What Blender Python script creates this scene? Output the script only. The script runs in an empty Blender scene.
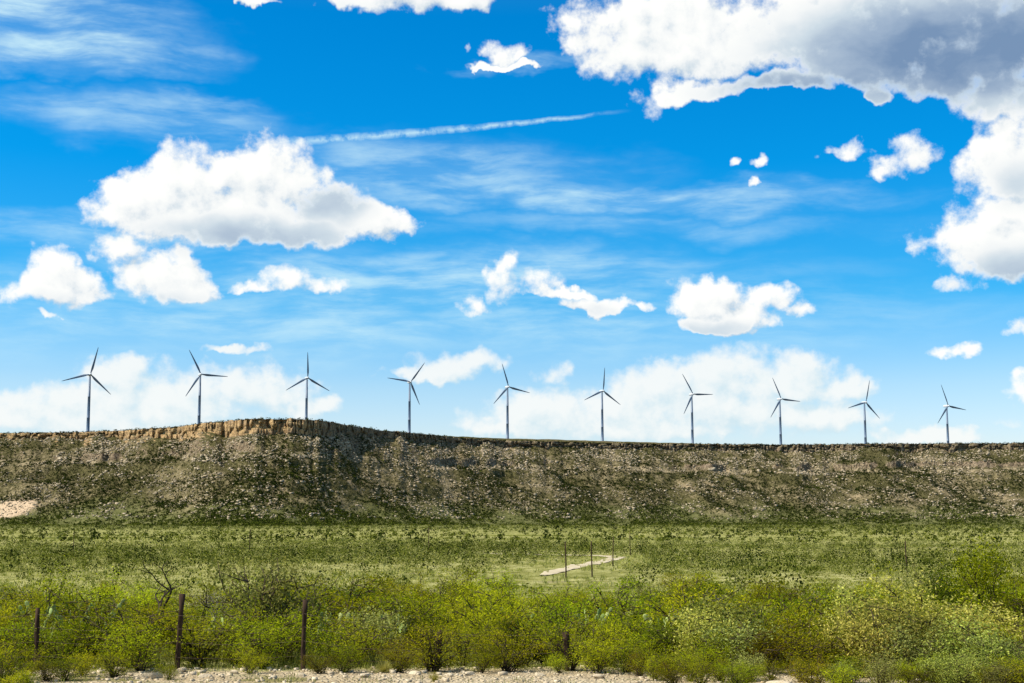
import bpy, math, random
import numpy as np
from mathutils import Vector

SC = bpy.context.scene
COL = SC.collection
R = math.radians

# ------------------------------------------------------------------ camera
CAM_Z = 5.0
F = 1400.0                                   # focal length in pixels of a 1024 wide frame
PITCH = math.atan((522.0 - 341.5) / F)
cam = bpy.data.cameras.new('camera')
cam.sensor_width = 36.0
cam.lens = 36.0 * F / 1024.0
cam.clip_start = 0.5
cam.clip_end = 60000.0
camera = bpy.data.objects.new('camera', cam)
camera.location = (0, 0, CAM_Z)
camera.rotation_euler = (math.pi / 2 + PITCH, 0, 0)
COL.objects.link(camera)
SC.camera = camera

SUN_EL, SUN_AZ = 50.0, -103.0                 # azimuth from +Y towards +X
SUN_STRENGTH = 5.0
SKY_STRENGTH = 0.1
sd = bpy.data.lights.new('sun', 'SUN')
sd.energy = SUN_STRENGTH
sd.angle = R(0.5)
sd.color = (1.0, 0.94, 0.84)
sun = bpy.data.objects.new('sun', sd)
sdir = Vector((math.sin(R(SUN_AZ)) * math.cos(R(SUN_EL)), math.cos(R(SUN_AZ)) * math.cos(R(SUN_EL)), math.sin(R(SUN_EL))))
sun.rotation_euler = sdir.to_track_quat('Z', 'Y').to_euler()
sun.location = (-200, 100, 300)
COL.objects.link(sun)

vs = SC.view_settings
vs.view_transform = 'Standard'
vs.look = 'None'
EXPOSURE = 0.35
vs.exposure = EXPOSURE
vs.gamma = 1.0
SC.cycles.use_denoising = True
SC.cycles.max_bounces = 5
SC.cycles.diffuse_bounces = 2
SC.cycles.glossy_bounces = 1
SC.cycles.transmission_bounces = 2
SC.cycles.transparent_max_bounces = 4
SC.cycles.sample_clamp_indirect = 4.0


def aim(px, py):
    """Unit direction seen at a place of the picture, as (azimuth, elevation) in degrees."""
    X, Y = (px - 512.0) / F, (341.5 - py) / F
    d = Vector((X, math.cos(PITCH) - Y * math.sin(PITCH), math.sin(PITCH) + Y * math.cos(PITCH)))
    d.normalize()
    return math.degrees(math.atan2(d.x, d.y)), math.degrees(math.asin(d.z))


# ------------------------------------------------------------------ node helpers
class NT:
    def __init__(self, tree):
        self.t = tree

    def node(self, kind, **kw):
        n = self.t.nodes.new(kind)
        for k, v in kw.items():
            setattr(n, k, v)
        return n

    def put(self, sock, v):
        if v is None:
            return
        if isinstance(v, bpy.types.NodeSocket):
            self.t.links.new(v, sock)
        elif isinstance(v, (tuple, list)):
            if sock.type == 'RGBA' and len(v) == 3:
                v = (*v, 1.0)
            sock.default_value = v
        else:
            sock.default_value = v

    def math(self, op, a, b=None, c=None, clamp=False):
        n = self.node('ShaderNodeMath', operation=op, use_clamp=clamp)
        for i, v in enumerate((a, b, c)):
            self.put(n.inputs[i], v)
        return n.outputs[0]

    def vec(self, op, a, b=None, c=None):
        n = self.node('ShaderNodeVectorMath', operation=op)
        for i, v in enumerate((a, b, c)):
            self.put(n.inputs[i], v)
        return n.outputs[1] if op in ('DOT_PRODUCT', 'LENGTH', 'DISTANCE') else n.outputs[0]

    def noise(self, v, scale, detail=4, rough=0.55, dist=0.0, color=False):
        n = self.node('ShaderNodeTexNoise')
        self.put(n.inputs['Vector'], v)
        n.inputs['Scale'].default_value = scale
        n.inputs['Detail'].default_value = detail
        n.inputs['Roughness'].default_value = rough
        n.inputs['Distortion'].default_value = dist
        return n.outputs['Color' if color else 'Fac']

    def vor(self, v, scale, feature='F1', out='Distance', rnd=1.0):
        n = self.node('ShaderNodeTexVoronoi', feature=feature)
        self.put(n.inputs['Vector'], v)
        n.inputs['Scale'].default_value = scale
        n.inputs['Randomness'].default_value = rnd
        return n.outputs[out]

    def step(self, v, lo, hi, a=0.0, b=1.0):
        n = self.node('ShaderNodeMapRange', interpolation_type='SMOOTHSTEP')
        for i, x in enumerate((v, lo, hi, a, b)):
            self.put(n.inputs[i], x)
        return n.outputs[0]

    def mix(self, f, a, b, mode='MIX'):
        n = self.node('ShaderNodeMix', data_type='RGBA', blend_type=mode)
        self.put(n.inputs[0], f)
        self.put(n.inputs[6], a)
        self.put(n.inputs[7], b)
        return n.outputs[2]

    def ramp(self, v, pts):
        n = self.node('ShaderNodeValToRGB')
        cr = n.color_ramp
        while len(cr.elements) < len(pts):
            cr.elements.new(0.5)
        for e, (p, c) in zip(cr.elements, pts):
            e.position = p
            e.color = (*c, 1.0)
        self.put(n.inputs[0], v)
        return n.outputs[0]

    def xyz(self, x=0.0, y=0.0, z=0.0):
        n = self.node('ShaderNodeCombineXYZ')
        for i, v in enumerate((x, y, z)):
            self.put(n.inputs[i], v)
        return n.outputs[0]

    def split(self, v):
        n = self.node('ShaderNodeSeparateXYZ')
        self.put(n.inputs[0], v)
        return n.outputs


# ------------------------------------------------------------------ sky: sky texture and cumulus laid out by azimuth and elevation
PUFFS = [  # picture x, y, half width, half height
    # large left cumulus
    (148, 210, 60, 42), (185, 188, 52, 54), (180, 215, 80, 40), (272, 186, 58, 50), (235, 214, 95, 38), (330, 218, 58, 32),
    (372, 222, 42, 26), (250, 228, 135, 28), (228, 180, 40, 34),
    # pair below it
    (52, 272, 34, 40), (62, 288, 52, 26), (28, 292, 30, 20), (165, 282, 60, 30), (125, 252, 26, 15), (195, 290, 40, 20), (175, 262, 26, 20),
    (256, 285, 20, 8), (288, 280, 22, 15), (322, 287, 24, 9), (46, 314, 10, 5),
    # top edge
    (410, -12, 100, 38), (240, -6, 34, 9), (360, -4, 40, 18), (450, -2, 50, 20),
    # great cloud upper right
    (592, 38, 30, 50), (640, 40, 72, 62), (720, 45, 95, 64), (820, 32, 125, 68), (930, 28, 130, 62), (1035, 35, 100, 62), (660, 100, 14, 34),
    (690, 95, 45, 16), (648, 102, 20, 14), (780, 88, 60, 14), (965, 72, 95, 42), (880, 60, 110, 40),
    # right edge
    (1000, 105, 58, 44), (1012, 165, 56, 60), (1000, 252, 78, 50), (1020, 215, 60, 50), (955, 290, 24, 12), (965, 88, 42, 22), (1010, 262, 60, 26),
    (940, 245, 30, 30),
    # scraps
    (910, 156, 30, 22), (886, 165, 14, 12), (853, 151, 24, 12), (765, 160, 12, 7), (738, 160, 9, 6), (757, 182, 7, 6), (882, 95, 10, 14),
    (505, 54, 21, 14), (468, 55, 6, 9), (508, 68, 36, 5),
    # middle
    (508, 287, 18, 24), (535, 288, 28, 14), (600, 306, 48, 11), (470, 302, 15, 9), (565, 296, 45, 9),
    (690, 298, 36, 28), (672, 285, 18, 18), (735, 320, 44, 20), (775, 300, 22, 16), (800, 312, 18, 9), (705, 322, 34, 14), (715, 305, 40, 22),
    (963, 350, 24, 8), (1020, 330, 16, 14), (1020, 392, 18, 18),
]
LOW_PUFFS = [
    (115, 380, 52, 26), (60, 412, 80, 30), (110, 378, 44, 24), (180, 398, 75, 40), (260, 392, 65, 36), (255, 378, 30, 24), (310, 408, 44, 20),
    (150, 408, 110, 36), (235, 348, 34, 7), (30, 425, 60, 20), (120, 430, 140, 26),
    (455, 368, 58, 23), (425, 374, 50, 11), (470, 424, 22, 22), (550, 415, 75, 32), (600, 408, 62, 30), (500, 428, 60, 14), (555, 376, 24, 14),
    (655, 392, 72, 38), (720, 385, 82, 40), (790, 382, 70, 42), (700, 412, 150, 44), (845, 388, 42, 22), (800, 415, 110, 30),
    (925, 436, 60, 12), (1000, 418, 22, 8), (640, 432, 140, 20),
]
SHADES = [(965, 48, 215, 66, 1.05), (830, 84, 130, 26, 0.8), (1012, 285, 75, 40, 0.6), (1025, 185, 40, 30, 0.4), (330, 206, 50, 26, 0.52),
          (255, 238, 115, 24, 0.60), (420, 16, 95, 14, 0.45), (165, 303, 70, 14, 0.35), (60, 305, 50, 12, 0.3), (715, 332, 70, 12, 0.4), (590, 312, 60, 8, 0.3), (920, 168, 24, 10, 0.3)]
CIRRUS = [(40, 15, 130, 30, 0.55), (110, 48, 90, 20, 0.45), (130, 118, 130, 22, 0.32), (430, 178, 170, 30, 0.38), (590, 200, 230, 15, 0.5), (360, 160, 110, 22, 0.30),
          (60, 60, 110, 14, 0.5), (200, 105, 60, 8, 0.3), (520, 66, 60, 6, 0.25), (430, 275, 300, 22, 0.42), (120, 232, 200, 18, 0.3), (640, 228, 200, 12, 0.22), (360, 320, 520, 34, 0.35)]

world = bpy.data.worlds.new('World')
SC.world = world
world.use_nodes = True
wt = NT(world.node_tree)
world.node_tree.nodes.clear()
wout = wt.node('ShaderNodeOutputWorld')
sky = wt.node('ShaderNodeTexSky', sky_type='NISHITA', sun_disc=False)
sky.sun_elevation = R(SUN_EL)
sky.sun_rotation = R(SUN_AZ)
tc = wt.node('ShaderNodeTexCoord').outputs['Generated']
dx, dy, dz = wt.split(wt.vec('NORMALIZE', tc))
az = wt.math('MULTIPLY', wt.math('ARCTAN2', dx, dy), 180 / math.pi)
el = wt.math('MULTIPLY', wt.math('ARCSINE', dz), 180 / math.pi)
tint = wt.ramp(wt.math('DIVIDE', el, 60.0), [
    (0.0, (1.35, 1.36, 1.58)), (0.045, (1.30, 1.36, 1.58)), (0.09, (0.92, 1.20, 1.45)), (0.15, (0.15, 0.93, 1.40)), (0.24, (0.008, 0.82, 1.40)),
    (0.34, (0.0, 0.76, 1.36)), (0.55, (0.5, 0.80, 0.95)), (1.0, (0.85, 0.95, 0.95))])
clear = wt.mix(1.0, sky.outputs[0], tint, 'MULTIPLY')

pos = wt.xyz(az, el, 0.0)
K = 1.0 / SKY_STRENGTH / 2 ** EXPOSURE


def billow(p):
    """Displaced coordinates and the small cauliflower relief."""
    w1 = wt.vec('SUBTRACT', wt.noise(p, 0.38, 3, 0.5, color=True), (0.5, 0.5, 0.5))
    w2 = wt.vec('SUBTRACT', wt.noise(p, 1.35, 3, 0.55, color=True), (0.5, 0.5, 0.5))
    q = wt.vec('MULTIPLY_ADD', w1, (2.2, 1.5, 0.0), p)
    q = wt.vec('MULTIPLY_ADD', w2, (1.0, 0.8, 0.0), q)
    v1 = wt.vor(q, 0.55, 'SMOOTH_F1')
    v2 = wt.vor(q, 1.25, 'SMOOTH_F1')
    f = wt.noise(p, 1.15, 8, 0.60)
    b = wt.math('MULTIPLY_ADD', v1, -0.8, 0.36)
    b = wt.math('MULTIPLY_ADD', v2, -0.55, wt.math('ADD', b, 0.22))
    b = wt.math('MULTIPLY_ADD', wt.math('SUBTRACT', f, 0.5), 1.6, b)
    return q, b


def puff_field(name, puffs):
    """A node group: displaced coordinates in, fullness of the clouds out."""
    g = bpy.data.node_groups.new(name, 'ShaderNodeTree')
    g.interface.new_socket('At', in_out='INPUT', socket_type='NodeSocketVector')
    g.interface.new_socket('Fullness', in_out='OUTPUT', socket_type='NodeSocketFloat')
    t = NT(g)
    q = t.node('NodeGroupInput').outputs[0]
    acc = None
    for (x, y, rx, ry) in puffs:
        scrap = rx < 33
        if scrap:
            rx, ry = rx * 1.55, ry * 1.55
        a, e = aim(x, y)
        ra, re = aim(x + rx, y)[0] - a, aim(x, y - ry)[1] - e
        v = t.vec('MULTIPLY_ADD', q, (1 / ra, 1 / re, 0.0), (-a / ra, -e / re, 0.0))
        v = t.vec('MAXIMUM', v, t.vec('MULTIPLY', v, (-1.0, -1.55, 0.0)))
        d = t.vec('DOT_PRODUCT', v, v)
        if scrap:
            d = t.math('ADD', d, 0.52)
        acc = d if acc is None else t.math('SMOOTH_MIN', acc, d, 0.35)
    o = t.math('SUBTRACT', 1.0, t.math('MINIMUM', acc, 2.6))
    t.t.links.new(o, t.node('NodeGroupOutput').inputs[0])
    return g


def use_field(g, q):
    n = wt.node('ShaderNodeGroup')
    n.node_tree = g
    wt.t.links.new(q, n.inputs[0])
    return n.outputs[0]


q0, b0 = billow(pos)
SUNWARD = (-0.40, 0.50, 0.0)
q1, b1 = billow(wt.vec('ADD', pos, SUNWARD))

# thin high cloud and the vapour trail
streak = wt.noise(wt.vec('MULTIPLY', wt.vec('ADD', pos, wt.vec('MULTIPLY', wt.noise(pos, 0.12, 2, 0.5, color=True), (2.0, 2.0, 0.0))), (0.22, 1.15, 0.0)), 1.0, 6, 0.6)
streak = wt.step(streak, 0.34, 0.72)
veil = wt.vec('MULTIPLY_ADD', wt.vec('SUBTRACT', wt.noise(wt.vec('MULTIPLY', pos, (0.45, 1.0, 0.0)), 0.33, 5, 0.6, color=True), (0.5, 0.5, 0.5)), (9.0, 3.2, 0.0), pos)
cir = None
for (x, y, rx, ry, s) in CIRRUS:
    a, e = aim(x, y)
    ra, re = aim(x + rx, y)[0] - a, aim(x, y - ry)[1] - e
    v = wt.vec('MULTIPLY_ADD', veil, (1 / ra, 1 / re, 0.0), (-a / ra, -e / re, 0.0))
    d = wt.math('MULTIPLY', wt.step(wt.vec('LENGTH', v), 1.7, 0.0), s * 1.6)
    cir = d if cir is None else wt.math('MAXIMUM', cir, d)
cir = wt.math('MULTIPLY', cir, wt.math('MULTIPLY_ADD', streak, 1.05, 0.22))
(a0, e0), (a1, e1) = aim(290, 142), aim(632, 110)
m = (e1 - e0) / (a1 - a0)
bend = wt.math('MULTIPLY', wt.math('SUBTRACT', wt.noise(pos, 0.9, 3, 0.6), 0.5), 0.22)
line = wt.math('SUBTRACT', wt.math('ADD', el, bend), wt.math('MULTIPLY_ADD', az, m, e0 - m * a0))
width = wt.step(az, a0 - 0.3, a1, 0.24, 0.10)
trail = wt.math('SUBTRACT', 1.0, wt.math('DIVIDE', wt.math('ABSOLUTE', line), width), clamp=True)
trail = wt.math('MULTIPLY', trail, wt.step(az, aim(225, 145)[0], aim(340, 138)[0]))
trail = wt.math('MULTIPLY', trail, wt.step(az, a1 + 0.2, a1 - 4.0))
trail = wt.math('MULTIPLY', trail, wt.step(wt.noise(pos, 1.6, 3, 0.7), 0.3, 0.6, 0.15, 0.8))
high = wt.math('MAXIMUM', cir, trail)
with_high = wt.mix(high, clear, (0.62 * K, 0.88 * K, 0.98 * K))

soft = wt.vec('MULTIPLY_ADD', wt.vec('SUBTRACT', wt.noise(pos, 0.5, 3, 0.5, color=True), (0.5, 0.5, 0.5)), (1.6, 1.2, 0.0), pos)
dark = None
for (x, y, rx, ry, s) in SHADES:
    a, e = aim(x, y)
    ra, re = aim(x + rx, y)[0] - a, aim(x, y - ry)[1] - e
    v = wt.vec('MULTIPLY_ADD', soft, (1 / ra, 1 / re, 0.0), (-a / ra, -e / re, 0.0))
    d = wt.math('MULTIPLY', wt.step(wt.vec('LENGTH', v), 1.55, 0.15), s)
    dark = d if dark is None else wt.math('MAXIMUM', dark, d)


dark = wt.math('MULTIPLY', dark, wt.step(wt.noise(wt.vec('MULTIPLY', soft, (0.45, 0.9, 0.0)), 1.0, 5, 0.6), 0.25, 0.7, 0.84, 1.05))


def cloudy(puffs, base, low=False):
    g = puff_field('cumulus_field', puffs)
    f0 = wt.math('ADD', use_field(g, q0), b0)
    f1 = wt.math('ADD', use_field(g, q1), b1)
    alpha = wt.step(f0, -0.10, 0.58 if not low else 0.85)
    away = wt.math('SUBTRACT', f1, f0)
    if low:
        shade = wt.math('MULTIPLY', wt.step(away, -0.5, 1.0), 0.8)
        c = wt.mix(shade, (0.95 * K, 0.975 * K, 0.96 * K), (0.55 * K, 0.76 * K, 0.86 * K))
        alpha = wt.math('MULTIPLY', alpha, 0.92)
    else:
        shade = wt.math('MULTIPLY', wt.step(away, -0.7, 1.3), wt.math('MULTIPLY_ADD', dark, -0.25, 0.56))
        shade = wt.math('MAXIMUM', shade, wt.math('MULTIPLY', dark, wt.step(f0, -0.1, 0.8)))
        c = wt.ramp(shade, [(0.0, (1.04, 1.04, 1.01)), (0.22, (0.90, 0.93, 0.94)), (0.42, (0.62, 0.72, 0.80)), (0.7, (0.36, 0.47, 0.62)), (1.0, (0.19, 0.30, 0.48))])
        c = wt.vec('SCALE', c)
        c.node.inputs['Scale'].default_value = K
    return wt.mix(alpha, base, c)


def bg(c):
    n = wt.node('ShaderNodeBackground')
    wt.put(n.inputs[0], c)
    n.inputs[1].default_value = SKY_STRENGTH
    return n.outputs[0]


def choose(f, a, b):
    n = wt.node('ShaderNodeMixShader')
    wt.put(n.inputs[0], f)
    wt.t.links.new(a, n.inputs[1])
    wt.t.links.new(b, n.inputs[2])
    return n.outputs[0]


def tile(puffs, x0, x1, y0, y1, pad=52):
    return [p for p in puffs if p[0] + p[2] * 1.25 + pad > x0 and p[0] - p[2] * 1.25 - pad < x1 and p[1] + p[3] * 1.25 + pad > y0 and p[1] - p[3] * 1.25 - pad < y1]


CUTS = [-2000, 280, 460, 640, 850, 3000]
Y_LOW = 322
cols = []
for i in range(5):
    x0, x1 = CUTS[i], CUTS[i + 1]
    hi = tile(PUFFS, x0, x1, -900, Y_LOW)
    lo_a = tile(PUFFS, x0, x1, Y_LOW, 600)
    lo_b = tile(LOW_PUFFS, x0, x1, Y_LOW, 600)
    top = bg(cloudy(hi, with_high))
    base = cloudy(lo_b, with_high, True) if lo_b else with_high
    bottom = bg(cloudy(lo_a, base)) if lo_a else bg(base)
    cut = wt.math('GREATER_THAN', el, aim((max(x0, 0) + min(x1, 1024)) / 2, Y_LOW)[1])
    cols.append(choose(cut, bottom, top))
sector = cols[0]
for i in range(1, 5):
    sector = choose(wt.math('GREATER_THAN', az, aim(CUTS[i], 341)[0]), sector, cols[i])
# the rest of the sky: scattered fair weather cumulus
fq = wt.noise(wt.vec('MULTIPLY', pos, (0.055, 0.11, 0.0)), 1.0, 6, 0.58)
rest = bg(wt.mix(wt.step(fq, 0.56, 0.66), clear, (0.9 * K, 0.93 * K, 0.95 * K)))
inside = wt.math('MULTIPLY', wt.math('LESS_THAN', wt.math('ABSOLUTE', az), 24.0), wt.math('MULTIPLY', wt.math('LESS_THAN', el, 23.0), wt.math('GREATER_THAN', el, -0.5)))
wt.t.links.new(choose(inside, rest, sector), wout.inputs[0])
world.cycles.sampling_method = 'MANUAL'
world.cycles.sample_map_resolution = 512

# ------------------------------------------------------------------ numpy noise
RNG = np.random.default_rng(11)


def _hash(ix, iy, seed):
    h = (ix.astype(np.int64) * 374761393 + iy.astype(np.int64) * 668265263 + seed * 974634777) & 0xFFFFFFFF
    h = ((h ^ (h >> 13)) * 1274126177) & 0xFFFFFFFF
    h = (h ^ (h >> 16)) & 0xFFFFFFFF
    return h / 4294967295.0


def vnoise(x, y, seed=0):
    x, y = np.broadcast_arrays(np.asarray(x, float), np.asarray(y, float))
    ix, iy = np.floor(x), np.floor(y)
    fx, fy = x - ix, y - iy
    fx, fy = fx * fx * (3 - 2 * fx), fy * fy * (3 - 2 * fy)
    ix, iy = ix.astype(np.int64), iy.astype(np.int64)
    a, b = _hash(ix, iy, seed), _hash(ix + 1, iy, seed)
    c, d = _hash(ix, iy + 1, seed), _hash(ix + 1, iy + 1, seed)
    return (a + (b - a) * fx) * (1 - fy) + (c + (d - c) * fx) * fy


def fbm(x, y, seed=0, octaves=4, gain=0.5):
    s, amp, tot = 0.0, 1.0, 0.0
    for k in range(octaves):
        s = s + amp * vnoise(x * 2 ** k + 17.3 * k, y * 2 ** k - 9.1 * k, seed + k)
        tot += amp
        amp *= gain
    return s / tot


def sstep(x, a, b):
    t = np.clip((x - a) / (b - a), 0, 1)
    return t * t * (3 - 2 * t)


CACTI = [(34, 608, 38), (46, 606, 39), (74, 609, 38), (99, 605, 41), (312, 619, 34), (332, 613, 36), (398, 622, 33.5), (590, 610, 38), (225, 620, 35), (520, 607, 42), (660, 614, 37)]


def top_limit(px, y):
    """Lowest picture row a bush at this place may reach up to, so that what stands behind it stays in view."""
    row = 0
    for (cx, cy, cd) in CACTI:
        if y < cd + 0.5 and abs(px - cx) < 12:
            row = max(row, cy + 10)
    if y < 47 and (abs(px - 150) < 20 or abs(px - 20) < 20 or abs(px - 218) < 16):
        row = max(row, 600)
    return row


# ------------------------------------------------------------------ terrain functions
GY = np.array([-400, -30, 0, 20, 27, 30, 40, 52, 64, 120, 300, 700, 1150, 60000], float)
GZ = np.array([1.0, 2.2, 2.45, 2.35, 2.1, 1.98, 1.45, 0.85, 0.5, 0.25, 0.1, 0.5, 1.9, 1.9])


def ground_z(x, y):
    z = np.interp(y, GY, GZ)
    w = sstep(y, 26, 60)
    return z + w * ((fbm(x / 34.0, y / 34.0, 3) - 0.5) * 0.5 + (fbm(x / 7.0, y / 7.0, 8, 3) - 0.5) * 0.25) + (fbm(x / 1.3, y / 1.3, 5, 3) - 0.5) * 0.10


H_TOP = 110.0
RIM_ROW = [(-400, 436), (-150, 436), (0, 433.5), (60, 432.5), (120, 430.5), (180, 426.5), (210, 422.5), (245, 419), (262, 418.5), (268, 419), (292, 419.3), (318, 420.5),
           (338, 424), (362, 428), (400, 432), (450, 437), (500, 440), (560, 442), (640, 444), (800, 444.5), (940, 443.5), (1024, 443), (1200, 444), (1500, 446)]
_ra = np.array([aim(x, y)[0] for x, y in RIM_ROW])
_rr = np.array([(H_TOP - CAM_Z) / math.tan(R(aim(x, y)[1])) for x, y in RIM_ROW])
_ca = np.array([aim(x, 430)[0] for x in (-200, 0, 120, 190, 230, 262, 300, 330, 400, 460, 560, 1024, 1300)])
_cv = np.array([7, 7, 7.5, 11, 14, 16, 15, 13, 9, 7.5, 7.5, 8.5, 9], float)


def rim_r(a):
    s = a * 28.0
    r = np.interp(a, _ra, _rr)
    return r + (fbm(s / 45.0, 0 * s, 21, 3) - 0.5) * 26 + (fbm(s / 9.0, 0 * s, 22, 2) - 0.5) * 7


_sa = np.linspace(-90, 90, 7201)
_sk = np.exp(-0.5 * (np.linspace(-160, 160, 321) / 52.0) ** 2)
_sr = np.convolve(np.pad(np.interp(_sa, _ra, _rr), 160, mode='edge'), _sk / _sk.sum(), mode='valid')


def cliff_h(a):
    return np.maximum(np.interp(a, _ca, _cv) + (fbm(a * 28.0 / 14.0, 0 * a, 25, 3) - 0.5) * 9.0, 2.5)


def talus_run(a):
    return np.interp(a, [-25, -12, -6, 0, 6, 25], [380, 360, 330, 380, 410, 430]) + (fbm(a * 28 / 120.0, 0 * a, 26, 2) - 0.5) * 60 + (rim_r(a) - np.interp(a, _sa, _sr))


Z_TOE = 1.2


def talus_z(a, off):
    """Height of the scree slope at azimuth a, off metres outward of the foot of the cliff."""
    run = talus_run(a)
    u = np.clip(off / run, 0, 1)
    zc = H_TOP - cliff_h(a)
    z = Z_TOE + (zc - Z_TOE) * (1 - u) ** 1.42
    flank = 1 - 0.75 * sstep(a, aim(285, 450)[0], aim(320, 450)[0]) * sstep(a, aim(460, 450)[0], aim(400, 450)[0])
    s = a * 28.0 - off * 0.36 * np.clip((a + 11) / 3, -1, 1)
    env = np.sin(np.pi * np.clip(u * 1.15 + 0.04, 0, 1)) ** 0.8
    big = np.interp(a, [-20, -6, 0, 2, 8, 20], [5, 5, 7, 13, 10, 6])
    rid = 1 - np.abs(2 * fbm(s / 75.0, off / 600.0, 31, 2) - 1) * 2.0
    z = z + env * (rid - 0.45) * big * flank
    z = z + env * (fbm(s / 16.0, off / 40.0, 33, 3) - 0.5) * 7.0
    z = z + 1.7 * np.sin(2 * np.pi * z / 21.0 + 5 * fbm(a * 28 / 90.0, off / 300.0, 35, 2)) * env * flank
    # broken rock ledges part way up
    for (zl, sd, amp) in ((78.0, 37, 3.6), (62.0, 39, 2.2)):
        lz = zl + 9 * (fbm(a * 28 / 160.0, 0 * a, sd, 2) - 0.5)
        on = sstep(fbm(a * 28 / 38.0, 0 * a + 3.3, sd + 20, 3), 0.47, 0.58) * flank
        z = z + on * amp * np.tanh((z - lz) / 0.9) * np.exp(-((z - lz) / 8.0) ** 2)
    return z + (fbm(a * 28 / 4.0, off / 4.0, 36, 2) - 0.5) * 1.7 * np.minimum(1, env * 3)


TURBINES = [  # hub x, y in the picture, blade angle clockwise from upright, distance
    (90, 374.5, 14, 1940), (200.3, 374.5, -27, 2000), (307, 378, -1, 2060), (409.7, 382, 37, 2130), (507.5, 387, -17, 2190),
    (602, 391, 5, 2240), (691.7, 394.3, -31, 2290), (779.7, 399, -25, 2330), (864.3, 402.5, 14, 2380), (946.6, 406, -21, 2430)]
HUB = 80.0
T_AZ = np.array([aim(t[0], t[1])[0] for t in TURBINES])
T_R = np.array([t[3] for t in TURBINES], float)
T_B = np.array([CAM_Z + t[3] * math.tan(R(aim(t[0], t[1])[1])) - HUB for t in TURBINES])


def plateau_z(a, back):
    rr = np.interp(a, _ra, _rr)
    t = np.clip(back / np.maximum(np.interp(a, T_AZ, T_R) - rr, 50), 0, 1)
    t = np.where(t < 0.15, t * t / 0.15 * 0.5, t - 0.075) / 0.925
    return H_TOP + (np.interp(a, T_AZ, T_B) - H_TOP) * t


def polar(a, r):
    ar = np.radians(a)
    return r * np.sin(ar), r * np.cos(ar)


# ------------------------------------------------------------------ mesh helpers
def link(o, parent=None):
    COL.objects.link(o)
    if parent is not None:
        o.parent = parent
    return o


def mesh_np(name, verts, faces, mats, attr=None, mat_index=None, smooth=False):
    """verts (n,3); faces (m,k) all of one size."""
    me = bpy.data.meshes.new(name)
    verts = np.asarray(verts, np.float32)
    faces = np.asarray(faces, np.int32)
    m_, k = faces.shape
    me.vertices.add(len(verts))
    me.vertices.foreach_set('co', verts.ravel())
    me.loops.add(m_ * k)
    me.loops.foreach_set('vertex_index', faces.ravel())
    me.polygons.add(m_)
    me.polygons.foreach_set('loop_start', np.arange(0, m_ * k, k, dtype=np.int32))
    if smooth:
        me.polygons.foreach_set('use_smooth', np.ones(m_, bool))
    for mt in (mats if isinstance(mats, (list, tuple)) else [mats]):
        me.materials.append(mt)
    if mat_index is not None:
        me.polygons.foreach_set('material_index', np.asarray(mat_index, np.int32))
    if attr is not None:
        at = me.attributes.new('tint', 'FLOAT', 'POINT')
        at.data.foreach_set('value', np.asarray(attr, np.float32))
    me.update(calc_edges=True)
    me.validate()
    return me


def add(name, me, parent=None):
    return link(bpy.data.objects.new(name, me), parent)


def tag(o, label=None, cat=None, group=None, kind=None):
    if label:
        o['label'] = label
    if cat:
        o['category'] = cat
    if group:
        o['group'] = group
    if kind:
        o['kind'] = kind
    return o


def empty(name, loc, rz=0.0):
    o = bpy.data.objects.new(name, None)
    o.location = loc
    o.rotation_euler = (0, 0, rz)
    o.empty_display_size = 0.3
    return link(o)


def grid_faces(nr, nc):
    i = np.arange(nr - 1)[:, None] * nc + np.arange(nc - 1)[None, :]
    return np.stack([i, i + 1, i + nc + 1, i + nc], -1).reshape(-1, 4)


# ------------------------------------------------------------------ materials
def material(name, build):
    m_ = bpy.data.materials.new(name)
    m_.use_nodes = True
    m_.node_tree.nodes.clear()
    t = NT(m_.node_tree)
    out = t.node('ShaderNodeOutputMaterial')
    sh = build(t)
    m_.node_tree.links.new(sh, out.inputs[0])
    return m_


def principled(t, col, rough=0.9, spec=0.2, normal=None, metal=0.0):
    n = t.node('ShaderNodeBsdfPrincipled')
    t.put(n.inputs['Base Color'], col)
    t.put(n.inputs['Roughness'], rough)
    n.inputs['Specular IOR Level'].default_value = spec
    n.inputs['Metallic'].default_value = metal
    if normal is not None:
        t.put(n.inputs['Normal'], normal)
    return n.outputs[0]


def bump(t, h, strength=0.5, dist=0.1):
    n = t.node('ShaderNodeBump')
    n.inputs['Strength'].default_value = strength
    n.inputs['Distance'].default_value = dist
    t.put(n.inputs['Height'], h)
    return n.outputs[0]


def geo_pos(t):
    return t.node('ShaderNodeNewGeometry').outputs['Position']


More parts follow.
